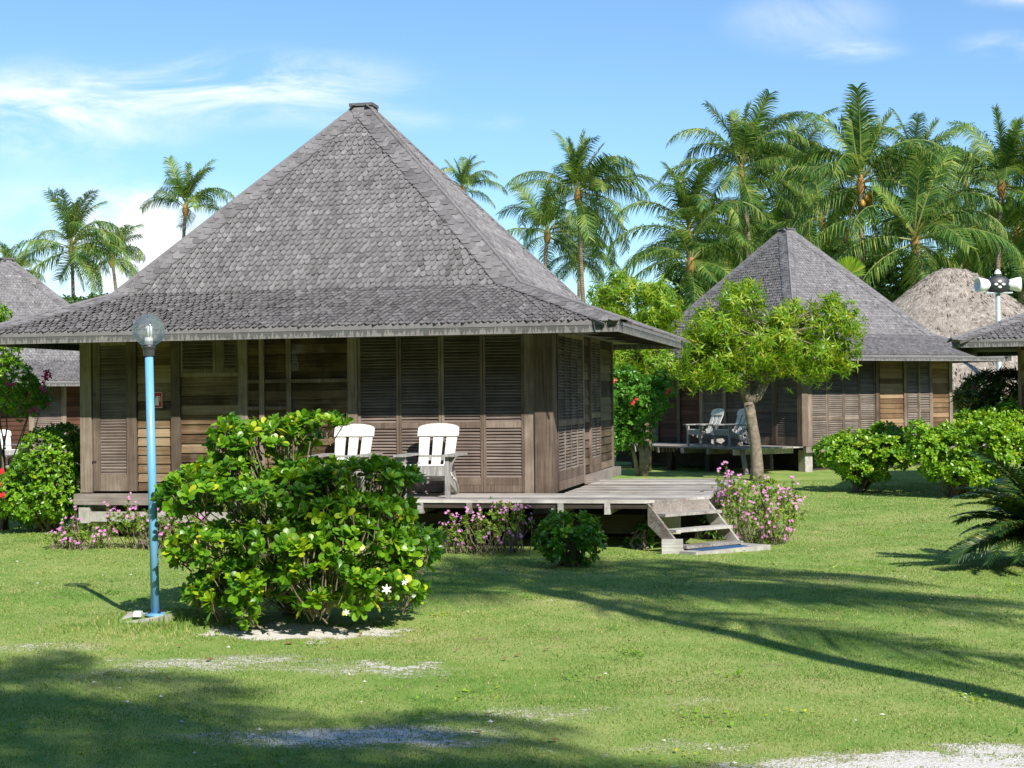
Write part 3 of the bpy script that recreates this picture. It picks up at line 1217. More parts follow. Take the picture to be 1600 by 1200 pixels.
    q = A0 + run * .93 - e * .10
    MB().box((q[0] - .12, q[1] - .02, .0), (q[0] + .13, q[1] + .03, .19), None).build('foot_board', M['stairwood'], st)
    return h, (A0, e, run, wdt)


hut1, stair = main_bungalow()


def local_world(p, z=0.0):
    return world_of(C1, YAW1, p[0], p[1], z)


# slab, mat
A0, e_, run_, wdt_ = stair
mid = A0 + e_ * (wdt_ / 2) + run_ * 1.12
lw = local_world(mid)
ang = math.atan2(e_[1], e_[0]) - YAW1
sl = thing('concrete_slab', 'pale concrete slab on the lawn at the foot of the wooden steps', 'slab', (lw[0], lw[1], 0), ang)
MB().box((-.62, -.26, -.05), (.70, .26, .045), .5, j=.008).build('slab', M['concrete'], sl)
mt = thing('door_mat', 'flat blue mat lying on the slab under the wooden steps', 'mat', (lw[0], lw[1], .046), ang)
MB().box((-.44, -.20, 0), (.36, .20, .014), .5, j=.004).build('mat', M['blue_mat'], mt)
NO_GRASS.append((lw[0], lw[1], .55))

# sign on the boards
u0, u1 = u_front(241.5), u_front(255.5)
sp_ = world_of(C1, YAW1, (u0 + u1) / 2, -.036)
fs_ = thing('fire_extinguisher_sign', 'small square red sign with white fire extinguisher symbol on board wall', 'sign', (sp_[0], sp_[1], 1.93), -YAW1)
hw = .075
MB().box((-hw, -.006, -.11), (hw, 0, .11), .5).build('plate', M['red_sign'], fs_)
b = MB()
for (a0, a1) in (((-hw, -.11), (hw, -.104)), ((-hw, .104), (hw, .11)), ((-hw, -.104), (-hw + .006, .104)), ((hw - .006, -.104), (hw, .104))):
    b.box((a0[0], -.009, a0[1]), (a1[0], -.0062, a1[1]), .5)
b.build('border', M['white_paint'], fs_)
b = MB()
b.add([(x, yv, z) for yv in (-.009, -.0062) for x, z in ((-.03, -.075), (.022, -.075), (.022, .02), (.012, .035), (.012, .055), (-.018, .055), (-.018, .035), (-.03, .02))],
      [tuple(range(8)), tuple(range(15, 7, -1))] + [(i, (i + 1) % 8, 8 + (i + 1) % 8, 8 + i) for i in range(8)], .5)
b.box((.012, -.009, .042), (.045, -.0062, .052), .5)
b.box((.036, -.009, -.02), (.045, -.0062, .042), .5)
b.build('symbol', M['white_paint'], fs_)

# ------------------------------------------------------------------ the other bungalows
GB = 'shingled bungalows around the lawn'


def side_bungalow(label, C, yaw, deck=True, orange=True, red=(1, 2)):
    h = hut_shell(label, C, yaw)
    T = T_front
    top = 2.80
    xs = np.linspace(-WID, 0, 8)
    for i in range(7):
        a, b = xs[i] + .06, xs[i + 1] - .06
        if i in red:
            add_planks(h, T, a, b, FLOOR, top, mat='red_board')
        elif i in (0,):
            add_planks(h, T, a, b, FLOOR, top)
        else:
            add_louvre(h, T, a, b, FLOOR, top, rail=1.5, foot=.2, pitch=.05)
    for x in xs[1:-1]:
        add_post(h, T, x - .06, x + .06)
    add_post(h, T, -WID, -WID + .06)
    MB().box((-.10, -.10, FLOOR), (.08, .10, 2.84), None).build('post', M['post'], h)
    T = T_right
    add_post(h, T, .10, .22, .0, .06)
    ys = [.22, .77, 1.32, 1.87, 2.42]
    for i in range(4):
        add_louvre(h, T, ys[i], ys[i + 1] - .01, FLOOR, top, rail=1.3, side=True, pitch=.05)
    add_post(h, T, 2.43, 2.55, .0, .07)
    mat = 'orange_board' if orange else 'red_board'
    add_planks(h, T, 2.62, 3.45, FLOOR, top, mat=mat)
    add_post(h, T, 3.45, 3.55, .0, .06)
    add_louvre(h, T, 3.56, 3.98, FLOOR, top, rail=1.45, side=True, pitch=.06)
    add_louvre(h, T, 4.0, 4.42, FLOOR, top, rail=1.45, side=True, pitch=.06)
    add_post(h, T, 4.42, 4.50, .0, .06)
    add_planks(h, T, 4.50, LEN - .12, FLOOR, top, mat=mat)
    add_post(h, T, LEN - .12, LEN, .0, .06)
    MB().box((-.02, .0, FLOOR - .16), (.10, LEN, FLOOR - .01), None).build('sill_board', M['beam'], h)
    if deck:
        d = MB()
        boards_deck(d, -WID + .2, 0.10, -2.05, -.10, FLOOR)
        d.build('deck', M['deckwood'], h)
        for x in np.arange(-6.2, .1, 1.0):
            MB().box((x - .04, -2.06, FLOOR - .17), (x + .04, -.2, FLOOR - .037), None).build('joist', M['stairwood'], h)
        for x in np.arange(-6.3, .1, 1.55):
            MB().box((x - .08, -1.7, -.4), (x + .08, -1.55, FLOOR - .17), .3).build('deck_pile', M['dark_beam'], h)
        MB().box((-WID + .3, -1.0, .1), (-.1, -.9, .45), .2).build('deck_beam', M['dark_beam'], h)
        MB().beam((-.02, -1.95, FLOOR - .04), (.12, -1.95, .0), .05, .12, up=(0, 1, 0)).build('brace', M['beam'], h)
    return h


C2, YAW2 = (7.17, 37.9, 0.0), R(58)
hut2 = side_bungalow('weathered bungalow half hidden by the forked tree, two chairs on its shaded deck', C2, YAW2)
YAW3 = -.72
CH3_X = -5.15
c3 = at(10, 405, 44.5)
r3, s3 = np.array([cos(YAW3), -sin(YAW3)]), np.array([sin(YAW3), cos(YAW3)])
c3xy = c3[:2] + r3 * WID / 2 - s3 * LEN / 2
C3 = (c3xy[0], c3xy[1], -.35)
hut3 = side_bungalow('distant bungalow with red brown walls, its roof rising behind the large bungalow', C3, YAW3, orange=False, red=(0, 1, 2, 4, 5, 6))
YAW4 = .35
e4 = at(1487, 543, 27.7)
r4, s4 = np.array([cos(YAW4), -sin(YAW4)]), np.array([sin(YAW4), cos(YAW4)])
c4 = e4[:2] + r4 * (1.095 + WID) + s4 * 1.095
C4 = (c4[0], c4[1], 0.0)
hut4 = side_bungalow('bungalow cut off by the picture edge, only its grey eave and post showing', C4, YAW4)


# ------------------------------------------------------------------ wooden armchairs
def make_chair(label, loc, rz):
    c = thing('garden_chair', label, 'chair', loc, rz, 'white wooden chairs on the decks')
    W = .29
    for s in (-1, 1):
        MB().box((s * W - .03 * (1 if s > 0 else 1), -.40, 0), (s * W + .03, -.355, .53), None).build('leg', M['grey_white'], c)
        # long rear leg that carries the seat
        b = MB()
        x = s * (W - .06)
        b.beam((x, -.37, .35), (x, .42, .06), .03, .12)
        b.build('leg', M['grey_white'], c)
        MB().beam((x * 1.0, .13, .42), (x, .40, .0), .03, .07, up=(0, 1, 0)).build('brace', M['grey_white'], c)
        MB().box((s * (W + .03) - .085, -.46, .53), (s * (W + .03) + .085, .28, .556), None).build('armrest', M['grey_white'], c)
        g = MB()
        xo = s * (W + .035)
        g.add([(xo + dx, yv, z) for dx in (0, s * .022) for yv, z in ((-.38, .53), (-.38, .33), (-.30, .53))] , [(0, 1, 2), (3, 5, 4), (0, 3, 4, 1), (1, 4, 5, 2), (2, 5, 3, 0)])
        g.add([(xo + q * s, yv, z) for yv in (-.39, -.366) for q, z in ((0, .53), (0, .36), (.09, .53))], [(0, 1, 2), (3, 5, 4), (0, 3, 4, 1), (1, 4, 5, 2), (2, 5, 3, 0)])
        g.build('bracket', M['grey_white'], c)
    st = MB()
    for i in range(5):
        t = i / 4
        st.beam((-W + .03, -.34 + t * .52, .405 - t * .19), (W - .03, -.34 + t * .52, .405 - t * .19), .10, .022, up=(0, .35, 1))
    st.build('seat', M['white_wood'], c)
    MB().box((-W + .03, -.395, .285), (W - .03, -.365, .405), None).build('apron', M['grey_white'], c)
    MB().box((-W + .05, .20, .46), (W - .05, .225, .53), None).build('cross_rail', M['grey_white'], c)
    # back leaning away: base at y .12, top at y .38
    bk = MB()
    def bp(x, t, o):
        return (x, .10 + .30 * t - o * .93, .22 + .70 * t - o * .38 * -1 * 0 - o * .0)
    for (xa, xb) in ((-.225, -.10), (-.058, .058), (.10, .225)):
        k = 1.16
        v = []
        for o in (0, .022):
            v += [bp(xa, 0, o), bp(xb, 0, o), bp(xb * k, .86, o), bp(xa * k, .86, o)]
        bk.add(v, [(0, 1, 2, 3), (7, 6, 5, 4), (0, 4, 5, 1), (1, 5, 6, 2), (2, 6, 7, 3), (3, 7, 4, 0)])
    pts = [(-.28, .80), (-.28, .955)]
    for i in range(9):
        a = pi - pi * i / 8
        pts.append((.28 * cos(a) * .98, .955 + .085 * sin(a)))
    pts += [(.28, .955), (.28, .80)]
    pts = [pts[0], pts[1]] + pts[3:-3] + [pts[-2], pts[-1]]
    n = len(pts)
    v = [bp(x, t, .024) for x, t in pts] + [bp(x, t, .046) for x, t in pts]
    bk.add(v, [tuple(range(n)), tuple(range(2 * n - 1, n - 1, -1))] + [(i, (i + 1) % n, n + (i + 1) % n, n + i) for i in range(n)])
    bk.build('backrest', M['white_wood'], c)
    return c


pA = on_z(689, 771.5, FLOOR)
qa = to_local(C1, YAW1, pA)
chA = world_of(C1, YAW1, u_front(690) + .06, -.68, FLOOR)
chair = make_chair('white wooden armchair on the sunny deck right of the bush', chA, -YAW1 + .02)
chB = world_of(C1, YAW1, u_front(690) + .06 - 1.17, -.66, FLOOR)
dup(chair, chB, -YAW1 + .05, 'white wooden armchair half hidden behind the broad green bush')
p = world_of(C2, YAW2, -2.2, -1.25, FLOOR)
dup(chair, p, -YAW2 - .12, 'grey chair on the shaded deck, in the open left of the forked trunk')
p = world_of(C2, YAW2, -1.25, -1.15, FLOOR)
dup(chair, p, -YAW2 - .05, 'grey chair on the shaded deck, mostly hidden behind the forked trunk')
p = world_of(C3, YAW3, CH3_X, -1.25, FLOOR)
dup(chair, p, -YAW3 - .1, 'white chair at the picture edge between the bougainvillea and the hibiscus bush')


# ------------------------------------------------------------------ lamp post
def lamp():
    b = on_z(243, 962, .08)
    l = thing('lamp_post', 'light blue lamp post with smoked glass globe beside the broad bush', 'lamp post', (b[0], b[1], .035))
    H = 2.30
    tx = -.035
    MB().tube([(0, 0, .05), (tx * .5, 0, H / 2), (tx, 0, H)], [.037, .036, .035], 16, .5).build('pole', M['pole_blue'], l, True)
    MB().lathe((tx, 0, H), [(.045, -.04), (.05, 0), (.05, .02), (.06, .03), (.06, .055), (.0, .055)], 20, .5).build('collar', M['socket'], l, True)
    g = MB()
    rr = .137
    prof = [(rr * sin(a), -rr * cos(a)) for a in np.linspace(.42, pi, 20)]
    go = g.build('globe', M['globe'], l, True, (tx, 0, H + .055 + rr * .9)) if g.lathe((0, 0, 0), prof, 36, .5) else None
    MB().lathe((tx, 0, H + .055), [(.035, 0), (.035, .06), (.026, .065), (.0, .066)], 16, .5).build('socket', M['lamp_white'], l, True)
    bl = MB()
    for k in range(3):
        a = 2 * pi * k / 3 + .5
        x, y = tx + .02 * cos(a), .02 * sin(a)
        bl.tube([(x, y, H + .12), (x, y, H + .215)], .011, 10, .5)
    bl.build('bulb', M['lamp_white'], l, True)
    MB().lathe((0, 0, .05), [(.085, 0), (.085, .02), (.0, .022)], 18, .5).build('base_plate', M['pole_blue'], l)
    for k in range(4):
        a = pi / 4 + k * pi / 2
        MB().lathe((.062 * cos(a), .062 * sin(a), .07), [(.012, 0), (.012, .02), (0, .021)], 6, .3).build('bolt', M['hinge'], l)
    s = thing('lamp_footing', 'rough concrete footing in the grass under the blue lamp post', 'footing', (b[0], b[1], .035))
    MB().box((-.28, -.16, -.06), (.16, .17, .055), .5, j=.02).build('footing', M['concrete'], s)
    k = thing('concrete_block', 'tiny white concrete block standing on the lamp footing', 'block', (b[0] - .13, b[1] - .08, .085))
    MB().box((-.03, -.03, 0), (.03, .03, .05), .5, j=.003).build('block', M['white_paint'], k)
    NO_GRASS.append((b[0] - .06, b[1], .24))


lamp()


# ------------------------------------------------------------------ foliage
def unit(v):
    return v / (np.linalg.norm(v, axis=-1, keepdims=True) + 1e-9)


LEAF_OB = (np.array([(0, 0, 0), (.40, -.17, 0), (.76, -.30, 0), (1, 0, 0), (.76, .30, 0), (.40, .17, 0), (.55, 0, -.07)]), np.array([(0, 1, 2, 3, 6), (0, 6, 3, 4, 5)]))
_rows = ((0, .03, 0), (.3, .14, .03), (.6, .26, .045), (.84, .25, .04), (1.0, .09, .0))
LEAF_OB = (np.array([(u, sg * w_, z_ if sg else 0) for u, w_, z_ in _rows for sg in (-1, 0, 1)]),
           np.array([(3 * i + k, 3 * i + k + 1, 3 * i + k + 4, 3 * i + k + 3) for i in range(4) for k in (0, 1)]))
LEAF_OV = (np.array([(0, 0, 0), (.30, -.27, 0), (.62, -.22, 0), (1, 0, 0), (.62, .22, 0), (.30, .27, 0), (.45, 0, -.07)]), np.array([(0, 1, 2, 3, 6), (0, 6, 3, 4, 5)]))
LEAF_LANCE = (np.array([(0, 0, 0), (.40, -.12, .02), (1, 0, -.16), (.40, .12, .02)]), np.array([(0, 1, 2, 3)]))
LEAF_DIA = (np.array([(0, 0, 0), (.5, -.3, .03), (1, 0, -.05), (.5, .3, .03)]), np.array([(0, 1, 2, 3)]))


def place_leaves(mb, tmpl, P, D, Nn, size, curv, rn):
    """leaf blades at P pointing along D with upper side Nn"""
    tv, tf = tmpl
    D = unit(D)
    S = unit(np.cross(Nn, D))
    U = np.cross(D, S)
    n = len(P)
    a = tv[None, :, 0] * size[:, None]
    b = tv[None, :, 1] * size[:, None]
    c = tv[None, :, 2] * size[:, None] - curv * tv[None, :, 0] ** 2 * size[:, None]
    V = P[:, None] + a[..., None] * D[:, None] + b[..., None] * S[:, None] + c[..., None] * U[:, None]
    m = len(tv)
    Fc = (tf[None] + (np.arange(n) * m)[:, None, None]).reshape(-1, tf.shape[1])
    mb.add(V.reshape(-1, 3), Fc, np.repeat(rn, len(tf)))


def sample_blobs(blobs, n, g, inner=.72, under=.35):
    """points near the surface of a union of ellipsoids, with outward axes"""
    C = np.array([b[0] for b in blobs], float)
    Rr = np.array([b[1] for b in blobs], float)
    area = (Rr[:, 0] * Rr[:, 1] + Rr[:, 0] * Rr[:, 2] + Rr[:, 1] * Rr[:, 2])
    k = g.choice(len(blobs), n * 3, p=area / area.sum())
    d = unit(g.normal(size=(n * 3, 3)))
    keep = (d[:, 2] > -.2) | (g.random(n * 3) < under)
    k, d = k[keep], d[keep]
    rad = inner + (1 - inner) * g.random(len(k)) ** .6 + g.normal(0, .04, len(k))
    P = C[k] + Rr[k] * d * rad[:, None]
    q = np.min([np.linalg.norm((P - C[i]) / Rr[i], axis=1) + (k == i) * 9 for i in range(len(blobs))], axis=0) if len(blobs) > 1 else np.full(len(P), 9.0)
    keep = q > .68
    P, k, d = P[keep][:n], k[keep][:n], d[keep][:n]
    A = unit(d / Rr[k])
    return P, A


def scatter_blobs(blobs, k, g):
    """breaks each smooth ellipsoid up into a core and k smaller lumps of uneven size"""
    if not k:
        return blobs
    out = []
    for c, r in blobs:
        r = np.asarray(r, float)
        out.append((c, r * .72))
        for _ in range(k):
            d = unit(g.normal(size=3))
            out.append((c + r * d * g.uniform(.55, .95), r * g.uniform(.22, .45)))
    return out


def rosettes(mb, P, A, per, size, g, tmpl=LEAF_OB, up=.6, spread=(.45, 1.35), curv=.12, rmean=.45, rsd=.22, yellow=.06):
    n = len(P)
    ax = unit(A + np.array([0, 0, up]) + g.normal(0, .25, (n, 3)))
    ref = unit(np.cross(ax, g.normal(size=(n, 3))))
    ref2 = np.cross(ax, ref)
    base = np.clip(g.normal(rmean, rsd * .7, n), 0, .85)
    for j in range(per):
        phi = 2 * pi * (j * .382 + g.random(n) * .08)
        th = spread[0] + (spread[1] - spread[0]) * ((j + .5) / per) + g.normal(0, .1, n)
        h = np.cos(phi)[:, None] * ref + np.sin(phi)[:, None] * ref2
        D = np.sin(th)[:, None] * h + np.cos(th)[:, None] * ax
        Nn = np.cos(th)[:, None] * -h + np.sin(th)[:, None] * ax
        sz = size * g.uniform(.55, 1.2, n) * (1.0 - .25 * (1 - (j + .5) / per))
        rn_ = np.clip(base + g.normal(0, rsd * .5, n), 0, .88)
        ylw = g.random(n) < yellow * (2.0 if j > per * .7 else .3)
        rn_ = np.where(ylw, g.uniform(.9, 1.0, n), rn_)
        place_leaves(mb, tmpl, P + ax * (.02 * (1 - j / per)), D, Nn, sz, curv, rn_)


def branches(mb, base, P, n, g, r0=.03, r1=.006, sag=.1):
    idx = g.choice(len(P), min(n, len(P)), replace=False)
    for i in idx:
        e = P[i]
        b = np.asarray(base) + g.normal(0, .06, 3) * np.array([1, 1, 0])
        m1 = b * .55 + e * .45 + np.array([0, 0, sag]) + g.normal(0, .06, 3)
        m0 = b * .8 + e * .2 + np.array([0, 0, sag * .7]) + g.normal(0, .04, 3)
        mb.tube([b, m0, m1, e], [r0, r0 * .7, r0 * .4, r1], 5, None, False)


def blob_px(px, py, rx, ry, Y, ryd):
    """ellipsoid given by its outline in photo pixels at the depth Y, with its own half depth in metres"""
    c = at(px, py, Y)
    return (c, (rx * Y / F, ryd, ry * Y / F))


def shrub(name, label, cat, base, blobs, n, per, size, mat, seed, tmpl=LEAF_OB, nb=30, group=None, inner=.72, up=.6, spread=(.45, 1.35), curv=.12, yellow=.06, rmean=.45, r0=.03, under=.35, part='foliage', tips=False, split=0):
    g = np.random.default_rng(seed)
    base = np.array([base[0], base[1], 0.0])
    base[2] = float(ground_z(base[0], base[1]))
    o = thing(name, label, cat, base, 0, group)
    bl = scatter_blobs([(np.asarray(c) - base, r) for c, r in blobs], split, g)
    P, A = sample_blobs(bl, n, g, inner, under)
    P[:, 2] = np.maximum(P[:, 2], .06)
    mb = MB()
    rosettes(mb, P, A, per, size, g, tmpl, up, spread, curv, rmean, .22, yellow)
    mb.build(part, M[mat], o, True)
    if nb:
        t = MB()
        branches(t, (0, 0, 0), P * .94, nb, g, r0)
        if tips:
            for q, ax in zip(P, A):
                dn = -(ax + [0, 0, 1.2]) / np.linalg.norm(ax + [0, 0, 1.2])
                e_ = q + dn * g.uniform(.08, .2) + g.normal(0, .02, 3)
                t.tube([q, (q + e_) / 2 + g.normal(0, .008, 3), e_], [.004, .005, .006], 4, None, False)
        t.build('stems', M['twig'], o)
    return o, base, P, A


def star_flowers(mb, P, Nn, size, g, petals=5):
    n = len(P)
    Nn = unit(Nn)
    ref = unit(np.cross(Nn, g.normal(size=(n, 3))))
    ref2 = np.cross(Nn, ref)
    sz = size * g.uniform(.8, 1.2, n)
    k = petals * 3
    V = []
    for i in range(k):
        a = 2 * pi * i / k
        r = (1.0, .92, .42)[i % 3]
        a2 = a + (.12 if i % 3 == 0 else 0)
        V.append(P + (np.cos(a2) * ref + np.sin(a2) * ref2) * (r * sz)[:, None] + Nn * (.12 * sz * (r > .5))[:, None])
    V.append(P)
    V = np.stack(V, 1)
    tf = np.array([(i, (i + 1) % k, k) for i in range(k)])
    Fc = (tf[None] + (np.arange(n) * (k + 1))[:, None, None]).reshape(-1, 3)
    mb.add(V.reshape(-1, 3), Fc, np.repeat(g.random(n), k))


# broad glossy bush in front
YB = 13.25
bb = on_z(470, 968)
blobs = [blob_px(420, 690, 80, 22, YB + .35, .45), blob_px(500, 665, 40, 9, YB + .3, .2), blob_px(362, 700, 32, 34, YB + .2, .3), blob_px(455, 672, 40, 14, YB + .35, .3),
         blob_px(320, 765, 62, 22, YB - .1, .5), blob_px(285, 780, 34, 16, YB - .1, .35), blob_px(350, 740, 48, 16, YB + .05, .4), blob_px(440, 772, 85, 20, YB - .45, .5), blob_px(555, 745, 80, 15, YB - .25, .5),
         blob_px(622, 752, 36, 9, YB - .2, .3), blob_px(480, 748, 50, 16, YB - .2, .4), blob_px(540, 795, 85, 11, YB - .5, .45), blob_px(618, 800, 30, 12, YB - .3, .35),
         blob_px(330, 852, 56, 20, YB - .3, .5), blob_px(288, 862, 26, 18, YB - .2, .3), blob_px(430, 845, 62, 20, YB - .75, .4), blob_px(545, 840, 66, 24, YB - .7, .4), blob_px(480, 862, 50, 16, YB - .85, .3),
         blob_px(650, 858, 46, 22, YB - .1, .4), blob_px(610, 845, 42, 22, YB - .3, .4), blob_px(400, 905, 66, 22, YB - .55, .5), blob_px(325, 925, 32, 20, YB - .2, .35), blob_px(500, 905, 66, 26, YB - .85, .35),
         blob_px(595, 905, 50, 26, YB - .45, .45), blob_px(378, 945, 18, 16, YB - .65, .2), blob_px(495, 938, 30, 14, YB - .75, .25), blob_px(470, 800, 105, 70, YB + .5, .5), blob_px(635, 920, 26, 20, YB - .2, .3), blob_px(560, 935, 40, 14, YB - .6, .3), blob_px(388, 952, 12, 14, YB - .8, .15), blob_px(345, 940, 20, 18, YB - .4, .25), blob_px(630, 935, 20, 16, YB - .35, .2)]
bush, bbase, bP, bA = shrub('broad_bush', 'broad glossy green bush with white flowers beside the blue lamp post', 'bush', bb, [(c, (r[0], r[1], r[2] * 1.22)) for c, r in blobs], 1500, 10, .105, 'glossy_leaf', 11, nb=150, yellow=.07, r0=.012, spread=(.15, 1.2), inner=.5, rmean=.55, up=.95, under=.45, curv=.2, tips=True)
for i, (px, py) in enumerate(((604, 921), (632, 909), (541, 957))):
    q = at(px, py, YB - .95 if i != 1 else YB - .85) - bbase
    mb = MB()
    gg = np.random.default_rng(50 + i)
    star_flowers(mb, np.array([q]), np.array([[.15, -.9, .4]]), .036, gg, 6)
    mb.build('flower', M['petal_white'], bush)
for k in range(3):
    NO_GRASS.append((bb[0] - .3 + k * .3, bb[1] - .1, .35))

# smaller shrubs
b = on_z(890, 884)
shrub('low_shrub', 'small green shrub on the lawn in front of the deck, left of the steps', 'shrub', b,
      [blob_px(890, 828, 45, 24, b[1], .42), blob_px(862, 850, 26, 22, b[1] - .1, .3), blob_px(918, 852, 26, 22, b[1] - .1, .3), blob_px(890, 855, 40, 20, b[1] - .2, .3)], 240, 8, .085, 'glossy_leaf', 12, nb=18, yellow=.03, rmean=.35)
b = on_z(1342, 768)
shrub('round_bush', 'rounded green bush right of the pink flower clump, before the louvred wall', 'bush', b,
      [blob_px(1345, 702, 78, 38, b[1], .9), blob_px(1300, 708, 36, 30, b[1] - .2, .5), blob_px(1385, 695, 52, 36, b[1] + .2, .6), blob_px(1340, 735, 48, 26, b[1] - .1, .6)], 1500, 7, .105, 'hedge_leaf', 13, nb=30, rmean=.55, split=6, group='rounded bushes before the louvred wall')
b = on_z(1492, 776)
shrub('round_bush', 'largest rounded bush behind the cycad, at the picture edge', 'bush', b,
      [blob_px(1510, 690, 92, 40, b[1], 1.0), blob_px(1450, 705, 42, 38, b[1] - .2, .6), blob_px(1560, 690, 60, 40, b[1], .8), blob_px(1490, 735, 62, 28, b[1] - .2, .7), blob_px(1585, 668, 40, 26, b[1] + .2, .6), blob_px(1530, 735, 45, 22, b[1], .6), blob_px(1555, 655, 50, 22, b[1] + .4, .6)], 2300, 7, .105, 'hedge_leaf', 14, nb=30, rmean=.6, split=6, group='rounded bushes before the louvred wall')
b = on_z(75, 832)
hib, hb0, hP, hA = shrub('hibiscus_bush', 'dark hibiscus bush with red flowers beside the bungalow corner', 'bush', b,
      [blob_px(80, 715, 46, 46, b[1], .9), blob_px(90, 755, 44, 62, b[1], .8), blob_px(22, 772, 42, 34, b[1] - .2, .7), blob_px(48, 740, 30, 26, b[1] - .2, .5), blob_px(60, 785, 62, 34, b[1] + .1, .8), blob_px(105, 690, 28, 26, b[1] + .4, .5)], 1900, 6, .085, 'hedge_leaf', 15, tmpl=LEAF_OV, nb=50, rmean=.5, yellow=.02, under=.6)
for i, (px, py) in enumerate(((1, 737), (3, 774), (-3, 758))):
    q = at(px, py, b[1] - .9) - hb0
    mb = MB()
    star_flowers(mb, np.array([q, q + [.02, -.02, .01]]), np.array([[.3, -.9, .2], [-.3, -.9, .4]]), .05, np.random.default_rng(80 + i), 5)
    mb.build('flower', M['petal_red'], hib)
b = np.array([-7.7, 23.1, 0])
bou, bo0, oP, oA = shrub('bougainvillea', 'tall bougainvillea with a few magenta flowers at the left edge', 'shrub', b,
      [blob_px(20, 605, 46, 58, 23.1, .7), blob_px(-20, 560, 50, 75, 23.1, .8), blob_px(42, 625, 32, 36, 23.0, .5), blob_px(2, 490, 20, 14, 23.0, .25), blob_px(-15, 515, 26, 25, 23.0, .4), blob_px(-35, 650, 30, 60, 23.1, .5)], 2100, 6, .065, 'hedge_leaf', 16, tmpl=LEAF_OV, nb=22, rmean=.55, yellow=.02, split=5)
gg = np.random.default_rng(91)
mb = MB()
cl_ = np.array([at(72, 588, 22.6), at(73, 585, 22.65), at(52, 640, 22.4), at(46, 645, 22.4), at(70, 602, 22.6), at(66, 608, 22.6), at(50, 545, 22.7), at(18, 602, 22.3), at(75, 632, 22.5)]) - bo0
cnt = (14, 12, 4, 4, 4, 3, 3, 3, 3)
fp = np.concatenate([c + gg.normal(0, .035, (n, 3)) for c, n in zip(cl_, cnt)])
star_flowers(mb, fp, gg.normal(size=fp.shape) + [0, -1, .3], .035, gg, 3)
mb.build('blossoms', M['petal_magenta'], bou)
b = np.array([12.9, 33.2, 0])
shrub('croton', 'croton shrub with yellow and dark leaves between louvred wall and the edge post', 'shrub', b,
      [blob_px(1550, 612, 40, 30, 33.2, .7), blob_px(1520, 625, 25, 28, 33.4, .5), blob_px(1575, 618, 25, 40, 33.2, .6), blob_px(1550, 660, 45, 35, 33.2, .7)], 420, 8, .22, 'croton_leaf', 17, tmpl=LEAF_LANCE, nb=16, rmean=.5, yellow=.12)


# pink flowering clumps
def flower_clump(label, base, blobs, n, nf, seed, group='pink flowering clumps along the bungalow'):
    g = np.random.default_rng(seed)
    base = np.array([base[0], base[1], 0.0])
    o = thing('periwinkle_clump', label, 'flowers', base, 0, group)
    bl = [(np.asarray(c) - base, r) for c, r in blobs]
    P, A = sample_blobs(bl, int(n * .7), g, .15, .5)
    P = P + g.normal(0, .03, P.shape)
    P[:, 2] = np.maximum(P[:, 2], .03)
    # upright sprigs that stand clear of the clump
    sg_ = max(5, n // 26)
    ti = g.choice(len(P), sg_, replace=False)
    sprig = P[ti] * [1, 1, .9] + [0, 0, .04]
    spt = sprig + np.stack([g.normal(0, .03, sg_), g.normal(0, .03, sg_), g.uniform(.08, .24, sg_)], 1)
    for q in (.25, .5, .75, 1.0):
        P = np.concatenate([P, sprig + (spt - sprig) * q])
        A = np.concatenate([A, np.tile([[0, 0, 1.0]], (sg_, 1))])
    mb = MB()
    rosettes(mb, P, A, 8, .05, g, LEAF_OV, .5, (.5, 1.5), .1, .5, .3, .10)
    mb.build('foliage', M['flower_leaf'], o)
    t = MB()
    for i in g.choice(len(P), min(90, len(P)), replace=False):
        q = P[i]
        f0 = np.array([q[0] * .75 + g.normal(0, .08), q[1] * .75 + g.normal(0, .08), 0])
        t.tube([f0, (f0 + q) / 2 + g.normal(0, .02, 3), q], [.006, .005, .003], 4, None, False)
    Pf, Af = sample_blobs(bl, int(nf * 2.2), g, .85, .3)
    keep = Af[:, 1] < .65
    Pf, Af = Pf[keep], Af[keep]
    Pf = np.concatenate([Pf, spt + [0, 0, .01]])
    Af = np.concatenate([Af, np.tile([[0, -.5, .5]], (sg_, 1))])
    for a_, b_ in zip(sprig, spt):
        t.tube([a_ * [1, 1, .5], a_, b_], [.005, .004, .003], 4, None, False)
    # blossoms sit in small bunches
    k = len(Pf)
    Pf = np.concatenate([Pf, Pf + g.normal(0, .03, (k, 3)), Pf + g.normal(0, .035, (k, 3))])
    Af = np.concatenate([Af, Af, Af])
    Pf = Pf + Af * .04
    Pf[:, 2] = np.maximum(Pf[:, 2], .06)
    fb = MB()
    star_flowers(fb, Pf, Af + [0, -.6, .5] + g.normal(0, .25, Pf.shape), .021, g, 5)
    fb.build('blossoms', M['petal_pink'], o)
    t.build('stems', M['twig'], o)


b = on_z(1190, 846)
flower_clump('large clump of pink flowers right of the wooden steps', b, [blob_px(1185, 800, 60, 44, b[1], .7), blob_px(1218, 806, 40, 36, b[1] - .1, .5), blob_px(1142, 772, 24, 30, b[1] + .1, .35), blob_px(1190, 818, 55, 28, b[1] - .1, .5), blob_px(1192, 762, 24, 18, b[1], .2), blob_px(1236, 780, 18, 22, b[1] + .1, .2)], 620, 40, 21)
b = on_z(768, 864)
flower_clump('clump of pink flowers growing in front of the deck, right of the bush', b, [blob_px(765, 830, 62, 30, b[1], .4), blob_px(800, 812, 28, 30, b[1], .3), blob_px(715, 838, 32, 22, b[1] + .1, .3), blob_px(770, 805, 14, 22, b[1], .15)], 330, 22, 22)
b = on_z(250, 856)
flower_clump('clump of pink flowers under the sill behind the lamp post', b, [blob_px(270, 825, 52, 27, b[1], .4), blob_px(205, 820, 42, 26, b[1], .35), blob_px(305, 828, 30, 24, b[1] + .1, .3)], 420, 30, 23)
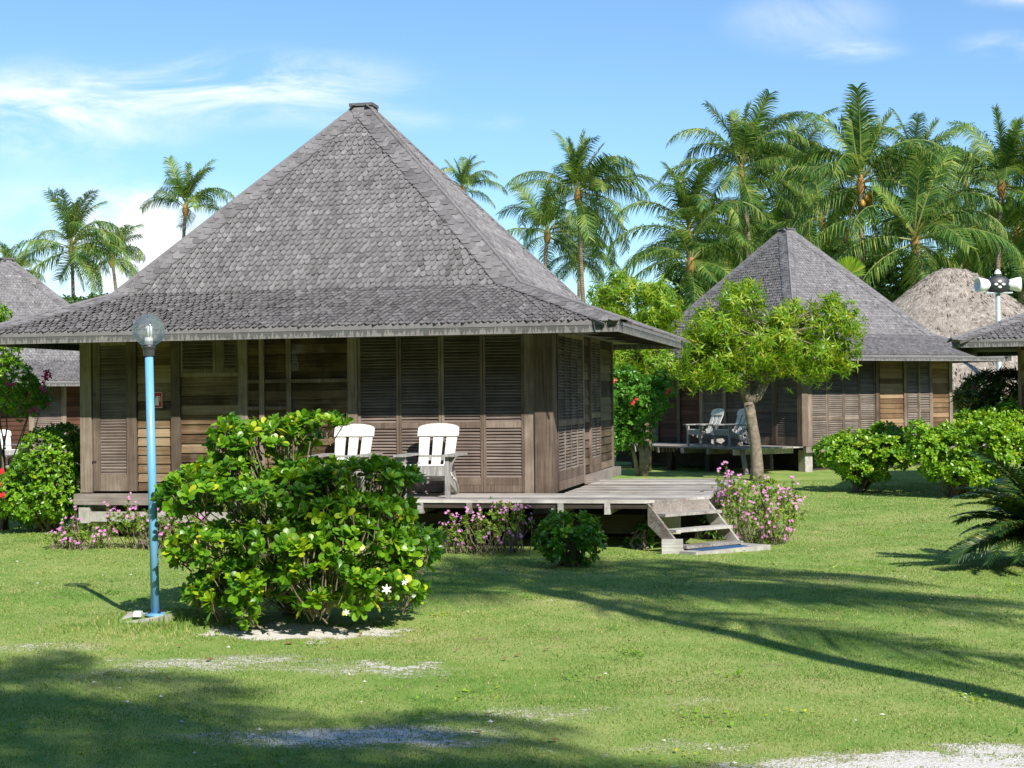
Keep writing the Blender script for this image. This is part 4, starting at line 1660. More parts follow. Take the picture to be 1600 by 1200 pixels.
b = on_z(125, 858)
flower_clump('low clump of pink flowers furthest from the steps, left of the sill', b, [blob_px(128, 836, 42, 16, b[1], .35), blob_px(95, 842, 22, 12, b[1], .25), blob_px(155, 838, 24, 14, b[1], .25)], 170, 11, 24)
b = on_z(1003, 858)
g_ = np.random.default_rng(25)
shrub('seedling', 'small leafy seedling under the deck left of the wooden steps', 'plant', b, [blob_px(1012, 835, 14, 22, b[1] + .1, .15), blob_px(988, 850, 8, 10, b[1] + .1, .1)], 40, 6, .07, 'bright_leaf', 26, tmpl=LEAF_OV, nb=8, rmean=.6)
b = on_z(1115, 845)
shrub('seedling', 'leafy weeds growing up behind the wooden steps', 'plant', b + np.array([0, .35, 0]), [blob_px(1108, 828, 22, 24, b[1] + .35, .2)], 70, 6, .06, 'bright_leaf', 27, tmpl=LEAF_OV, nb=8, rmean=.75)


# ------------------------------------------------------------------ trees
def tree(name, label, base, trunks, blobs, n, per, size, mat, seed, tmpl=LEAF_LANCE, up=-.3, spread=(.5, 1.5), curv=.35, group=None, nb=24, inner=.12, rmean=.55, yellow=.05, under=.6):
    g = np.random.default_rng(seed)
    base = np.asarray(base, float)
    o = thing(name, label, 'tree', base, 0, group)
    t = MB()
    for pts, rad in trunks:
        t.tube([np.asarray(q) - base for q in pts], rad, 10)
    bl = scatter_blobs([(np.asarray(c) - base, r) for c, r in blobs], 7, g)
    P, A = sample_blobs(bl, n, g, inner, under)
    P = P + A * (np.abs(g.normal(0, .10, n if len(P) == n else len(P)))[:, None])
    tip = np.asarray(trunks[-1][0][-1]) - base
    branches(t, tip, P, nb, g, .04, .01, .15)
    t.build('trunk', M['bark'], o, True)
    mb = MB()
    rosettes(mb, P, A, per, size, g, tmpl, up, spread, curv, rmean, .28, yellow)
    mb.build('crown', M[mat], o)
    return o


YT = 34.6
tb = np.array([*on_z(1180, 742)[:2], 0.0])
tb = np.array([at(1181, 700, YT)[0], YT, 0])
fork = at(1170, 628, YT)
tree('forked_tree', 'small lime green tree with forked grey trunk before the shaded deck', tb,
     [([tb + [0, 0, -.1], tb + [.03, 0, .25], at(1180, 690, YT), at(1174, 655, YT), fork], [.18, .14, .125, .12, .125]),
      ([fork, at(1163, 610, YT), at(1150, 580, YT), at(1140, 545, YT)], [.12, .10, .075, .05]),
      ([fork, at(1183, 620, YT), at(1194, 600, YT), at(1199, 570, YT), at(1196, 540, YT)], [.12, .11, .10, .08, .06])],
     [blob_px(1165, 478, 38, 34, YT, .7), blob_px(1120, 520, 42, 40, YT, .8), blob_px(1110, 570, 42, 42, YT - .1, .8), blob_px(1190, 545, 70, 45, YT - .3, .9), blob_px(1265, 515, 55, 34, YT, .9),
      blob_px(1305, 520, 32, 38, YT, .7), blob_px(1315, 550, 26, 36, YT, .6), blob_px(1255, 565, 58, 34, YT - .2, .8), blob_px(1085, 545, 24, 30, YT, .5), blob_px(1316, 575, 16, 22, YT, .3), blob_px(1165, 455, 22, 16, YT, .4), blob_px(1215, 500, 26, 16, YT, .4), blob_px(1290, 480, 24, 14, YT, .4), blob_px(1325, 500, 16, 18, YT, .3), blob_px(1140, 600, 26, 12, YT - .4, .3), blob_px(1090, 590, 24, 18, YT - .2, .4)],
     2300, 8, .20, 'lime_leaf', 31, nb=90)
tree('lime_tree', 'bushy lime green tree rising behind the large bungalow eave', (3.4, 39.5, 0),
     [([(3.4, 39.5, -.1), (3.45, 39.5, 1.2), (3.4, 39.5, 2.6)], [.16, .13, .11])],
     [blob_px(985, 465, 55, 34, 39.5, 1.0), blob_px(1030, 480, 42, 40, 39.5, 1.0), blob_px(1000, 530, 70, 50, 39.5, 1.2), blob_px(955, 490, 35, 40, 39.5, .8), blob_px(1020, 580, 55, 26, 39.2, .8), blob_px(965, 570, 40, 30, 39.4, .8)],
     2000, 8, .20, 'lime_leaf', 32, rmean=.5, nb=20)
b = on_z(1004, 740)
b = np.array([at(1004, 700, 36.6)[0], 36.6, 0])
rt = tree('red_flowering_shrub_tree', 'dense green shrub tree with a few red flowers behind the deck', b,
     [([b + [0, 0, -.1], at(1004, 712, 36.6), at(1000, 690, 36.6)], [.10, .085, .07]), ([b + [.06, 0, -.1], at(1009, 715, 36.6), at(1010, 690, 36.6)], [.08, .07, .06]), ([b + [-.1, 0, -.1], at(992, 715, 36.6), at(986, 690, 36.6)], [.06, .05, .04])],
     [blob_px(1000, 630, 48, 40, 36.6, .9), blob_px(970, 612, 36, 34, 36.6, .8), blob_px(990, 665, 42, 30, 36.6, .8), blob_px(1030, 612, 24, 22, 36.4, .5), blob_px(965, 660, 25, 40, 36.8, .5)],
     1500, 7, .115, 'bright_leaf', 33, tmpl=LEAF_OV, up=.4, spread=(.4, 1.4), inner=.6, rmean=.55)
for i, (px, py) in enumerate(((959, 597), (991, 627), (1044, 611))):
    q = at(px, py, 35.6) - b
    mb = MB()
    star_flowers(mb, np.array([q, q + [.05, -.03, .05], q + [-.04, -.03, -.05]]), np.array([[.3, -.9, .2], [-.3, -.9, .4], [0, -.9, -.2]]), .045, np.random.default_rng(180 + i), 5)
    mb.build('flower', M['petal_red'], rt)


# ------------------------------------------------------------------ palms
def frond_mesh(name, a0, droop, L, seed, hang=.5, mat='palm_leaf', nl=62, lmax=1.28, wl=.055):
    """one feather leaf that leaves the crown along +x at the elevation a0 and bends down"""
    g = np.random.default_rng(seed)
    n = 16
    s = np.linspace(0, 1, n)
    ang = a0 - droop * s ** 1.4
    ds = L / (n - 1)
    x = np.concatenate([[0], np.cumsum(np.cos(ang[:-1]) * ds)])
    z = np.concatenate([[0], np.cumsum(np.sin(ang[:-1]) * ds)])
    y = .10 * L * g.normal() * s ** 2 * 1.3
    pts = np.stack([x, y, z], 1)
    mb = MB()
    rad = (.035 * (1 - s) + .006) * (1 if wl > .03 else .35)
    mb.tube(pts, rad, 5, .55)
    nr = len(mb.f)
    t = np.linspace(.16, .995, nl)
    P = np.stack([np.interp(t, s, pts[:, k]) for k in range(3)], 1)
    T = unit(np.stack([np.interp(t, s, np.gradient(pts[:, k])) for k in range(3)], 1))
    up = unit(np.cross(np.cross(T, [0, 0, 1.0]) + 1e-6, T))
    sd = np.cross(T, up)
    ll = lmax * np.clip(np.sin(pi * (.14 + .74 * t)), .05, 1) ** .6
    for sg in (-1, 1):
        fw = .45 + .75 * t[:, None] ** 2
        hg = (hang * (.35 + .5 * g.random(nl)))[:, None]
        D0 = unit(sd * sg + T * fw + up * (.22 - .75 * hg) + g.normal(0, .07, (nl, 3)))
        l = (ll * g.uniform(.85, 1.1, nl))[:, None]
        m1 = P + D0 * l * .5
        D1 = unit(D0 + np.array([0, 0, -1.0]) * (.30 + hg * 2.4))
        tip = m1 + D1 * l * .5
        wv = T * (wl / 2)
        # torn or missing leaflets leave gaps
        torn = (g.random(nl) < .07)[:, None]
        m1 = np.where(torn, P + D0 * l * .12, m1)
        tip = np.where(torn, P + D0 * l * .2, tip)
        V = np.stack([P - wv, P + wv, m1 + wv * .9, m1 - wv * .9, tip], 1)
        off = (np.arange(nl) * 5)[:, None]
        rn_ = np.clip(g.normal(.42, .26, nl) + .25 * np.sin(t * 9 + g.random() * 6), 0, 1)
        mb.add(V.reshape(-1, 3), np.array([[0, 1, 2, 3]]) + off, rn_)
        mb.f.append(np.array([[3, 2, 4]]) + off + mb.n - nl * 5)
        mb.r.append(rn_)
    me = mb.mesh(name, M[mat])
    me.materials.append(M['rachis'] if wl > .03 else M[mat])
    cnt = np.zeros(len(me.polygons), np.int32)
    cnt[:15 * 5 + 2] = 1
    me.polygons.foreach_set('material_index', cnt)
    return me


FR = dict(
    spear=[frond_mesh('frond', R(84), R(18), 2.9, 1, .05, lmax=.6), frond_mesh('frond', R(76), R(34), 3.6, 2, .2, lmax=.95), frond_mesh('frond', R(79), R(60), 3.8, 3, .4, lmax=1.05)],
    mid=[frond_mesh('frond', R(62), R(135), 4.4, 21, 1.2), frond_mesh('frond', R(48), R(125), 4.5, 22, 1.3), frond_mesh('frond', R(66), R(150), 4.3, 4, 1.1), frond_mesh('frond', R(52), R(112), 4.4, 5, 1.0),
         frond_mesh('frond', R(42), R(100), 4.5, 6, 1.1), frond_mesh('frond', R(66), R(112), 4.1, 7, .9)],
    low=[frond_mesh('frond', R(20), R(88), 4.6, 23, 1.0), frond_mesh('frond', R(2), R(78), 4.3, 24, 1.1), frond_mesh('frond', R(24), R(72), 4.3, 8, .7), frond_mesh('frond', R(10), R(70), 4.2, 9, .8), frond_mesh('frond', R(30), R(100), 4.2, 10, .8)],
    hang=[frond_mesh('frond', R(-22), R(60), 4.0, 25, 1.2), frond_mesh('frond', R(-12), R(66), 3.8, 11, .9), frond_mesh('frond', R(-30), R(48), 3.4, 12, .8)])
DRY = frond_mesh('dry_frond', R(-40), R(45), 3.0, 13, 1.0, 'dry_frond', 40, .7)
GP = 'coconut palms behind the bungalows'


def palm(label, top, base_xy, scale=1.0, seed=0, nsp=4, nmid=9, nlow=7, nhang=3, wind=.55, nuts=None, fibre=True, dry=0, tr=.15, group=GP, bend=.5):
    g = np.random.default_rng(seed)
    if group == GP:
        scale, nsp, nmid, nlow, nhang = scale * 1.06, nsp + 1 + int(g.integers(-1, 2)), nmid - 1 + int(g.integers(-1, 2)), nlow + int(g.integers(-2, 1)), nhang + int(g.integers(0, 2))
        dry = dry or int(g.random() < .35)
        wind = wind * g.uniform(.7, 1.3)
    top = np.asarray(top, float)
    base = np.array([base_xy[0], base_xy[1], 0.0])
    o = thing('coconut_palm', label, 'palm tree', base, 0, group)
    rel = top - base
    t = np.linspace(0, 1, 12)
    pts = np.stack([rel[0] * t ** 1.6, rel[1] * t ** 1.6, rel[2] * t], 1)
    pts[:, 0] += bend * np.sin(pi * t) * g.normal(0, .5)
    rad = tr * (1.0 - .35 * t) + .10 * np.exp(-t * 18)
    tb_ = MB().tube(pts, rad, 10, .5)
    tb_.build('trunk', M['trunk'], o, True)
    if fibre:
        MB().lathe(rel + [0, 0, -.35], [(.10, -.25), (.17, -.1), (.22, .15), (.20, .35), (.12, .6), (.02, .75)], 12, .5).build('crown_shaft', M['fibre'], o, True)
    lean_ = g.uniform(.0, .22)

    def fr(me, az, z, tilt, sc):
        f = link('frond', me, o, rel + np.array([0, 0, z]))
        az = az - wind * sin(az)               # the breeze swings the leaves to the right
        f.rotation_euler = (g.normal(0, .35), tilt + lean_ * cos(az), az)
        f.scale = (sc, sc, sc)

    for grp, n, z, tl in (('spear', nsp, .25, .12), ('mid', nmid, .12, .10), ('low', nlow, -.02, .12), ('hang', nhang, -.15, .12)):
        a0 = g.random() * 6.28
        for i in range(n):
            me = FR[grp][int(g.integers(len(FR[grp])))]
            fr(me, (a0 + 2 * pi * i / n + g.normal(0, .22)) % (2 * pi), z, g.normal(0, tl), scale * g.uniform(.88, 1.1))
    for i in range(dry):
        f = link('dry_frond', DRY, o, rel + np.array([0, 0, -.4]))
        f.rotation_euler = (0, .35, g.random() * 1.2 - .8 + pi * (i % 2))
        f.scale = (scale * .8,) * 3
    if nuts:
        k, mat, side = nuts
        for i in range(k):
            a = side + g.normal(0, .5)
            q = rel + np.array([.34 * cos(a) + g.normal(0, .08), .34 * sin(a) + g.normal(0, .08), -.55 - .5 * g.random()])
            MB().lathe(q, [(.0, -.17), (.09, -.13), (.13, -.02), (.11, .09), (.05, .15), (0, .16)], 9, .5).build('coconut', M[mat], o, True)
    return o


def palm_px(label, px, py, Y, base_px=None, **kw):
    top = at(px, py, Y)
    bx = at(base_px if base_px is not None else px, 640, Y)[0]
    return palm(label, top, (bx, Y), **kw)


palm_px('palm with one tall tuft above the distant left roof', 112, 388, 98, 108, seed=1, scale=.95, nsp=7, nmid=7, nlow=7, nhang=4, dry=0)
palm_px('shorter palm tucked behind the tufted palm left of the large roof', 175, 405, 104, 178, seed=2, scale=.7, nsp=4, nmid=6, nlow=6, nhang=2)
palm_px('palm crown showing above the left slope of the large roof', 290, 325, 100, 282, seed=3, scale=.82, nsp=5, nmid=7, nlow=6, nhang=0)
palm_px('small palm top just past the left peak of the distant roof', 25, 425, 110, 24, seed=4, scale=.5, nsp=4, nmid=5, nlow=3, nhang=0)
palm_px('palm tip peeking over the right slope of the large roof', 722, 298, 96, 716, seed=5, scale=.62, nsp=5, nmid=8, nlow=5, nhang=0)
palm_px('tall palm standing alone against the sky right of the large roof, green nuts', 903, 305, 84, 926, seed=6, scale=.98, nsp=6, nmid=9, nlow=9, nhang=4, nuts=(5, 'coconut_green', -1.2), bend=.3)
palm_px('dark low palm pressed against the right slope of the large roof', 855, 365, 92, 850, seed=7, scale=.8, nsp=3, nmid=8, nlow=6, nhang=3)
palm_px('palm leaning its crown over the lime green tree', 1075, 365, 78, 1085, seed=8, scale=1.0, nsp=6, nmid=9, nlow=8, nhang=4, dry=1)
palm_px('low palm between the lime green tree and the shingled peak', 1080, 412, 74, 1084, seed=9, scale=.8, nsp=1, nmid=6, nlow=8, nhang=3)
palm_px('palm with bare leaning trunk and yellow green nuts left of the shingled peak', 1158, 265, 80, 1186, seed=10, scale=.98, nsp=6, nmid=9, nlow=8, nhang=3, nuts=(11, 'coconut_green', -.4), tr=.24, bend=.2)
palm_px('palm filling the gap above the shingled peak', 1232, 270, 90, 1236, seed=11, scale=1.0, nsp=5, nmid=10, nlow=8, nhang=4)
palm_px('tallest palm, orange nuts and brown husk below its crown', 1345, 285, 70, 1348, seed=12, scale=1.0, nsp=7, nmid=9, nlow=8, nhang=4, nuts=(9, 'coconut_orange', -.2), dry=2, tr=.17, bend=.1)
palm_px('palm behind the tallest palm, fanned out on its right', 1425, 275, 86, 1415, seed=13, scale=.95, nsp=4, nmid=9, nlow=7, nhang=3)
palm_px('palm with dark slim trunk above the loudspeaker pole', 1565, 290, 72, 1555, seed=14, scale=1.0, nsp=7, nmid=9, nlow=8, nhang=4, nuts=(4, 'coconut_green', -.5), bend=.1)
palm_px('small far palm between the two tallest crowns at right', 1510, 290, 104, 1512, seed=15, scale=.7, nsp=5, nmid=7, nlow=5, nhang=2)
palm_px('low palm with sweeping leaves above the thatched roof', 1430, 375, 68, 1440, seed=16, scale=1.0, nsp=3, nmid=8, nlow=9, nhang=4)
palm_px('low palm behind the slope right of the shingled peak', 1285, 345, 84, 1288, seed=17, scale=.9, nsp=3, nmid=8, nlow=8, nhang=4)
palm_px('low palm leaf mass left of the shingled peak', 1150, 385, 88, 1150, seed=18, scale=.9, nsp=3, nmid=8, nlow=8, nhang=4)
palm_px('shaggy low palm at the right edge behind the loudspeakers', 1590, 365, 76, 1592, seed=19, scale=1.0, nsp=2, nmid=8, nlow=9, nhang=5)
palm_px('low palm seen between the loudspeaker palm and the thatched peak', 1500, 365, 92, 1500, seed=20, scale=1.0, nsp=3, nmid=9, nlow=9, nhang=4)
palm_px('low palm behind the lone tall palm trunk', 905, 400, 96, 905, seed=21, scale=.62, nsp=2, nmid=7, nlow=7, nhang=3)

# palms that stand behind the camera and throw the shadows on the lawn
def palm_shadow(label, gx, gy, h, seed, lean=(0, 0), **kw):
    k = h / math.tan(SUN_EL)
    top = np.array([gx + SUN_H.x * k, gy + SUN_H.y * k, h])
    return palm(label, top, (top[0] + lean[0], top[1] + lean[1]), seed=seed, group='palms behind the photographer', **kw)


palm_shadow('palm behind the photographer whose trunk shadow crosses the lawn', .35, 15.0, 9.0, 42, (.15, -.35), scale=.92, nsp=3, nmid=7, nlow=7, nhang=0, wind=.75, tr=.16, bend=.05)
palm_shadow('palm behind the photographer shading the lawn left of the bush', -4.4, 9.9, 9.5, 32, (1.2, -.6), scale=.60, nsp=2, nmid=5, nlow=6, nhang=1)
palm_shadow('palm behind the photographer shading the near edge of the lawn', -1.5, 6.45, 9.0, 33, (1.5, -1.5), scale=.76, nsp=3, nmid=9, nlow=8, nhang=2)


# ------------------------------------------------------------------ cycad
def cycad():
    b = np.array([at(1632, 860, 16.6)[0], 16.6, 0])
    o = thing('cycad', 'dark cycad with stiff feather leaves on the lawn at the right edge', 'cycad', b)
    MB().lathe((0, 0, 0), [(.20, -.05), (.22, .1), (.19, .3), (.15, .38), (0, .40)], 12, .5).build('trunk', M['fibre'], o, True)
    ms = [frond_mesh('frond', R(a), R(d), 1.05, 60 + i, .05, 'cycad_leaf', 66, .20, .022) for i, (a, d) in enumerate(((70, 55), (52, 62), (34, 55), (22, 58), (10, 50)))]
    g = np.random.default_rng(61)
    for ring, (k, m) in enumerate(((9, 0), (12, 1), (13, 2), (13, 3), (12, 4))):
        for i in range(k):
            f = link('frond', ms[m], o, (0, 0, .38 - .02 * ring))
            f.rotation_euler = (g.normal(0, .3), g.normal(0, .08), 2 * pi * i / k + ring * .3 + g.normal(0, .1))
            f.scale = (g.uniform(.9, 1.12),) * 3


cycad()

# fan palm behind hut, broadleaf trees in the background
def fan_palm():
    b = np.array([at(1322, 430, 56)[0], 56, 0.0])
    c = at(1326, 428, 56) - b
    o = thing('fan_palm', 'yellow green fan palm leaf showing beside the tallest palm trunk', 'palm tree', b)
    MB().tube([(0, 0, -.1), (0, 0, c[2])], [.12, .09], 8).build('trunk', M['trunk'], o, True)
    for lf in range(3):
        mb = MB()
        d = (-.2 + lf * .2, -.3 - .1 * lf)
        for i in range(17):
            a = R(25 + 130 * i / 16) + (lf - 1) * .5
            L = .65
            tip = c + np.array([L * cos(a), d[1] * .4, L * sin(a)])
            m_ = c + np.array([.55 * L * cos(a), d[1] * .25, .55 * L * sin(a)])
            w_ = .06
            sx = np.array([-sin(a), 0, cos(a)]) * w_
            mb.add([c, m_ + sx, tip, m_ - sx], [(0, 1, 2, 3)])
        mb.build('frond', M['lime_leaf'], o)


fan_palm()
for i, (px, py, Y, rx, ry, lab) in enumerate(((1290, 415, 98, 80, 60, 'leafy grey green tree behind the right slope of the shingled peak'), (1130, 440, 98, 90, 60, 'dark leafy tree left of the shingled peak under the leaning palms'),
                                              (1400, 430, 98, 80, 60, 'dark leafy tree between the tallest palm trunk and the thatched roof'), (1560, 440, 98, 90, 80, 'dark leafy tree behind the loudspeaker pole'),
                                              (1215, 365, 100, 60, 40, 'dark tree crown right behind the tip of the shingled roof'), (150, 492, 90, 90, 30, 'dark bushy tree under the tufted palm beside the left roof'))):
    c = at(px, py, Y)
    b = np.array([c[0], Y, 0])
    tree('broadleaf_tree', lab, b, [([b, (b + c) / 2, c], [.25, .18, .1])],
         [blob_px(px, py, rx, ry, Y, 2.2), blob_px(px - rx * .5, py + ry * .5, rx * .7, ry * .8, Y, 2.0), blob_px(px + rx * .5, py + ry * .5, rx * .7, ry * .8, Y, 2.0), blob_px(px, py + ry * 1.3, rx, ry, Y, 2.0)],
         2600, 6, .36, 'dark_leaf', 70 + i, tmpl=LEAF_DIA, up=.3, inner=.5, group='leafy trees behind the bungalows')


def woods():
    """unbroken undergrowth far behind the bungalows"""
    g = np.random.default_rng(99)
    n = 9000
    x = g.uniform(-60, 75, n)
    y = g.uniform(112, 122, n)
    hmax = 4.5 + 1.6 * np.sin(x * .21) + 1.2 * np.sin(x * .53 + 1) + 6.0 * sstep(x, 8, 22)
    z = hmax * g.random(n) ** .7
    P = np.stack([x, y, z], 1)
    A = unit(g.normal(size=(n, 3)) + [0, -.8, .4])
    mb = MB()
    rosettes(mb, P, A, 5, .9, g, LEAF_DIA, .3, (.4, 1.5), .2, .45, .3, .02)
    o = mb.build('far_woods', M['dark_leaf'])
    tag(o, 'dense dark green undergrowth far behind the bungalows', None, None, 'stuff')


woods()


def sky_blocker():  # out of view, added to cut the sky fill on the walls
    """unseen leaves added behind the camera to keep low sky light off the walls"""
    g = np.random.default_rng(98)
    n = 9000
    a = g.uniform(R(150), R(390), n)
    rr = g.uniform(30, 36, n)
    x, y = rr * 1.25 * np.cos(a), 16 + rr * np.sin(a)
    keep = (y < 12) & ~((y > 4) & (np.abs(x) < 20))
    x, y = x[keep], y[keep]
    hmax = 14.5 + 1.2 * np.sin(x * .31) + np.sin(x * .83 + 1)
    z = hmax * g.random(len(x)) ** .8
    P = np.stack([x, y, z], 1)
    A = unit(np.stack([-x, 16 - y, 0 * x], 1) + g.normal(0, 12, P.shape))
    mb = MB()
    rosettes(mb, P, A, 5, 1.15, g, LEAF_DIA, .3, (.4, 1.5), .2, .45, .3, .02)
    o = mb.build('sky_blocker', M['dark_leaf'])
    tag(o, 'dense unseen leaf mass added behind the camera to block low sky light', None, None, 'stuff')


sky_blocker()


# ------------------------------------------------------------------ thatched hut and loudspeaker pole
def thatch():
    c = at(1488, 420, 55)
    b = np.array([c[0], 55, 0])
    o = thing('thatched_hut', 'round hut with dry grey thatch behind the shingled bungalow at right', 'hut', b)
    H = c[2]
    n = 72
    g = np.random.default_rng(5)
    prof = [(0.02, H), (.45, H - .06), (.9, H - .28), (1.6, H - .80), (2.6, H - 1.55), (3.6, H - 2.25), (4.6, H - 2.95), (5.6, H - 3.7), (6.2, H - 4.35), (6.15, H - 4.55), (5.6, H - 4.3)]
    pr = []
    for (r0, z0), (r1, z1) in zip(prof[:-1], prof[1:]):
        for t in np.linspace(0, 1, 6)[:-1]:
            pr.append((r0 + (r1 - r0) * t, z0 + (z1 - z0) * t))
    pr.append(prof[-1])
    v = []
    for i, (r, z) in enumerate(pr):
        for k in range(n):
            a = 2 * pi * k / n
            q = g.normal(0, .035)
            v.append(((r + q) * cos(a), (r + q) * sin(a), z + g.normal(0, .03)))
    fs = [(i * n + k, i * n + (k + 1) % n, (i + 1) * n + (k + 1) % n, (i + 1) * n + k) for i in range(len(pr) - 1) for k in range(n)]
    roof = MB().add(v, fs, .5).build('thatch', M['thatch'], o, True)
    # loose straw ends
    m = 9000
    a = g.random(m) * 2 * pi
    t = g.random(m)
    rr = np.interp(t, np.linspace(0, 1, len(prof) - 2), [p_[0] for p_ in prof[:-2]])
    zz = np.interp(t, np.linspace(0, 1, len(prof) - 2), [p_[1] for p_ in prof[:-2]])
    P = np.stack([rr * np.cos(a), rr * np.sin(a), zz], 1)
    out = np.stack([np.cos(a), np.sin(a), np.zeros(m)], 1)
    D = out * .8 + np.array([0, 0, -.60]) + g.normal(0, .13, (m, 3))
    Nn = out * .6 + np.array([0, 0, .8])
    sm = MB()
    place_leaves(sm, LEAF_LANCE, P, D, Nn, g.uniform(.12, .32, m), -.05, g.random(m))
    sm.build('straw', M['thatch'], roof)
    MB().lathe((0, 0, 0), [(5.0, -.1), (5.0, H - 3.9), (4.9, H - 3.9)], 36, .5).build('wall', M['thatch'], o)


thatch()


def speakers():
    Y = 48.5
    c = at(1559, 445, Y)
    b = np.array([c[0], Y, 0])
    z = c[2]
    o = thing('loudspeaker_pole', 'tall grey pole carrying white loudspeakers in front of the thatched hut', 'loudspeakers', b)
    MB().tube([(0, 0, -.1), (0, 0, z - .28)], [.085, .075], 14, .5).build('pole', M['galv'], o, True)
    MB().box((-.42, -.16, z - .28), (.42, .16, z - .24), .5).build('bracket', M['galv'], o)
    bx = MB()
    bx.lathe((0, 0, 0), [(.0, -.2), (.26, -.2), (.30, -.12), (.30, .12), (.26, .2), (0, .2)], 20, .5)
    bo = bx.build('housing', M['black_box'], o, True, (0, 0, z))
    bo.rotation_euler = (pi / 2, 0, 0)
    bo.scale = (1.3, .95, 1)
    d = MB()
    for dx, dz in ((-.09, 0), (.09, 0), (0, .09), (0, -.09)):
        d.lathe((dx, dz, .202), [(.045, 0), (.045, .02), (0, .022)], 12, .5)
    dd = d.build('lights', M['horn'], bo, True)
    for s in (-1, 1):
        h = MB()
        h.lathe((0, 0, 0), [(.0, .0), (.12, .0), (.17, .12), (.215, .30), (.235, .44), (.20, .44), (.12, .2), (0, .12)], 20, .5)
        ho = h.build('horn', M['horn'], o, True, (s * .25, -.05, z + .0))
        ho.rotation_euler = (.18, s * R(90), 0)
    MB().tube([(0, 0, z + .22), (0, 0, z + .34)], .04, 8).build('neck', M['galv'], o)
    MB().lathe((0, 0, z + .34), [(.11, 0), (.10, .06), (.05, .13), (0, .15)], 14, .5).build('cap', M['horn'], o, True)


speakers()


# ------------------------------------------------------------------ grass, stones, dead leaves
def near_sand(x, y, g):
    k = np.zeros(len(x))
    for (sx, sy, rx, ry, st) in SAND:
        d = np.sqrt(((x - sx) / rx) ** 2 + ((y - sy) / ry) ** 2)
        k = np.maximum(k, np.clip(1.3 - d, 0, .8) * st)
    return k


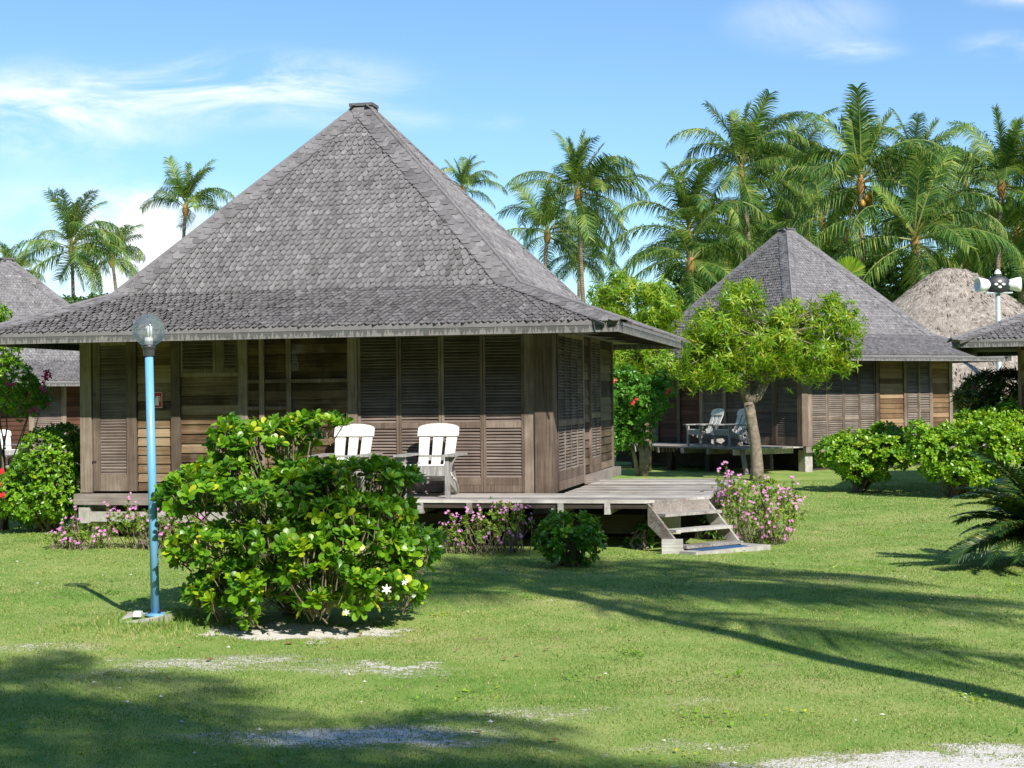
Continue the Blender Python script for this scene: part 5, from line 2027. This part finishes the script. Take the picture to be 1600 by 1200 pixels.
def grass():
    g = np.random.default_rng(3)
    n = 760000
    # density falls with distance
    u = g.random(n)
    y0, y1 = 7.0, 34.0
    y = y0 * (y1 / y0) ** (u ** 1.0)
    x = (g.random(n) * 2 - 1) * (y * .345 + .6)
    # clumping
    cl = np.sin(x * 5.1 + 1.3 * np.sin(y * 3.3)) * np.sin(y * 4.7 + 1.7 * np.sin(x * 2.9))
    keep = g.random(n) < .62 + .38 * cl
    keep &= g.random(n) > near_sand(x, y, g) * (.9 + .5 * np.sin(x * 17 + 3 * np.sin(y * 13)) * np.sin(y * 23 + 2 * np.sin(x * 11))) * 1.1
    p = np.stack([x, y], 1)
    loc = np.stack([(x - C1[0]) * cos(YAW1) - (y - C1[1]) * sin(YAW1), (x - C1[0]) * sin(YAW1) + (y - C1[1]) * cos(YAW1)], 1)
    keep &= ~((loc[:, 0] > -WID) & (loc[:, 0] < 1.8) & (loc[:, 1] > -1.1) & (loc[:, 1] < LEN))
    for (cx, cy, r) in NO_GRASS:
        keep &= (x - cx) ** 2 + (y - cy) ** 2 > r * r
    x, y = x[keep], y[keep]
    n = len(x)
    sc = (y / 9.0) ** .75
    h = g.uniform(.005, .015, n) * (1 + .35 * (sc - 1)) * (1 + .5 * (g.random(n) < .04))
    tall = (np.exp(-(((x + 3.0) / .6) ** 2 + ((y - 12.95) / .35) ** 2)) * .06 + np.exp(-(((x + 2.3) / .8) ** 2 + ((y - 12.75) / .3) ** 2)) * .06)
    h = h + tall * g.random(n)
    wd = .0035 * sc * g.uniform(.7, 1.4, n)
    z = ground_z(x, y)
    a = g.random(n) * 2 * pi
    ln = g.uniform(.1, 1.1, n) * h
    b0 = np.stack([x - np.sin(a) * wd, y + np.cos(a) * wd, z - .003], 1)
    b1 = np.stack([x + np.sin(a) * wd, y - np.cos(a) * wd, z - .003], 1)
    tp = np.stack([x + np.cos(a) * ln, y + np.sin(a) * ln, z + h], 1)
    V = np.stack([b0, b1, tp], 1).reshape(-1, 3)
    Fc = np.arange(n * 3).reshape(-1, 3)
    pt = .5 + .25 * np.sin(x * .9 + 2 * np.sin(y * .35)) * np.sin(y * .8 + 1.3 * np.sin(x * .5)) + .25 * np.sin(x * 2.3 + 1.7 * np.sin(y * 1.9 + x)) * np.sin(y * 3.1 + 1.9 * np.sin(x * 1.3))
    worn = .5 + .5 * np.sin(x * 1.15 + 2.2 * np.sin(y * .6 + 1)) * np.sin(y * 1.45 + 2.1 * np.sin(x * .8 + 2))
    rn_ = np.clip(g.normal(.40, .22, n) + .42 * (pt - .5) + 1.1 * np.clip(worn - .70, 0, 1) * g.random(n), 0, 1)
    rn_ = np.where(g.random(n) < .06, g.uniform(.85, 1, n), rn_)
    o = MB().add(V, Fc, rn_).build('grass', M['grass'])
    tag(o, 'short green grass blades covering the lawn', None, None, 'stuff')
    # coral crumbs in the grass
    m = 420
    mb = MB()
    ys = 7.2 * (24 / 7.2) ** g.random(m)
    xs_ = (g.random(m) * 2 - 1) * (ys * .34)
    k = near_sand(xs_, ys, g)
    ok = (k > .25) | (g.random(m) < .22)
    tm = np.array([(1, 0, 0), (0, 1, 0), (-1, 0, 0), (0, -1, 0), (0, 0, .7), (0, 0, -.4)], float)
    tf = np.array([(0, 1, 4), (1, 2, 4), (2, 3, 4), (3, 0, 4), (1, 0, 5), (2, 1, 5), (3, 2, 5), (0, 3, 5)])
    for xx, yy_ in zip(xs_[ok], ys[ok]):
        s = g.uniform(.006, .018)
        mb.add(tm * s * g.uniform(.6, 1.3, (6, 3)) + [xx, yy_, float(ground_z(xx, yy_)) + s * .3], tf)
    o = mb.build('gravel', M['coral'])
    tag(o, 'white coral crumbs scattered over the lawn', None, None, 'stuff')
    mb = MB()
    n2 = 26
    px = g.uniform(150, 1150, n2)
    P = np.array([on_z(a_, b_) for a_, b_ in zip(px, 985 + 190 * g.random(n2) ** 1.5)])
    P[:, 2] = ground_z(P[:, 0], P[:, 1]) + .018
    place_leaves(mb, LEAF_OV, P, g.normal(size=(n2, 3)) * [1, 1, .15], np.array([0, 0, 1.0]) + g.normal(0, .25, (n2, 3)), g.uniform(.04, .085, n2), -.25, g.random(n2))
    wb = MB()
    for k in range(46):
        yw = 7.4 * (22 / 7.4) ** g.random()
        xw = (g.random() * 2 - 1) * yw * .33
        if k < 3:
            xw, yw = on_z(*((1252, 1120), (1037, 1188), (730, 1085))[k])[:2]
        lq = to_local(C1, YAW1, (xw, yw))
        if -WID < lq[0] < 2 and lq[1] > -1.5:
            continue
        m = int(g.integers(10, 34))
        sp = g.uniform(.04, .15)
        Pw = np.stack([xw + g.normal(0, sp, m), yw + g.normal(0, sp, m), np.zeros(m)], 1)
        Pw[:, 2] = ground_z(Pw[:, 0], Pw[:, 1]) + .008 + .015 * g.random(m)
        tone = g.uniform(.2, .9) if k > 2 else .92
        place_leaves(wb, LEAF_OV, Pw, g.normal(size=(m, 3)) * [1, 1, .25] + [0, 0, .3], np.array([0, 0, 1.0]) + g.normal(0, .3, (m, 3)), g.uniform(.02, .045, m), .15, np.clip(g.normal(tone, .1, m), 0, 1))
    o = wb.build('weeds', M['hedge_leaf'])
    tag(o, 'small broad leaved weeds growing in patches in the lawn', None, None, 'stuff')
    o = mb.build('leaf_litter', M['dead_leaf'])
    tag(o, 'dry brown leaves fallen on the lawn', None, None, 'stuff')


grass()
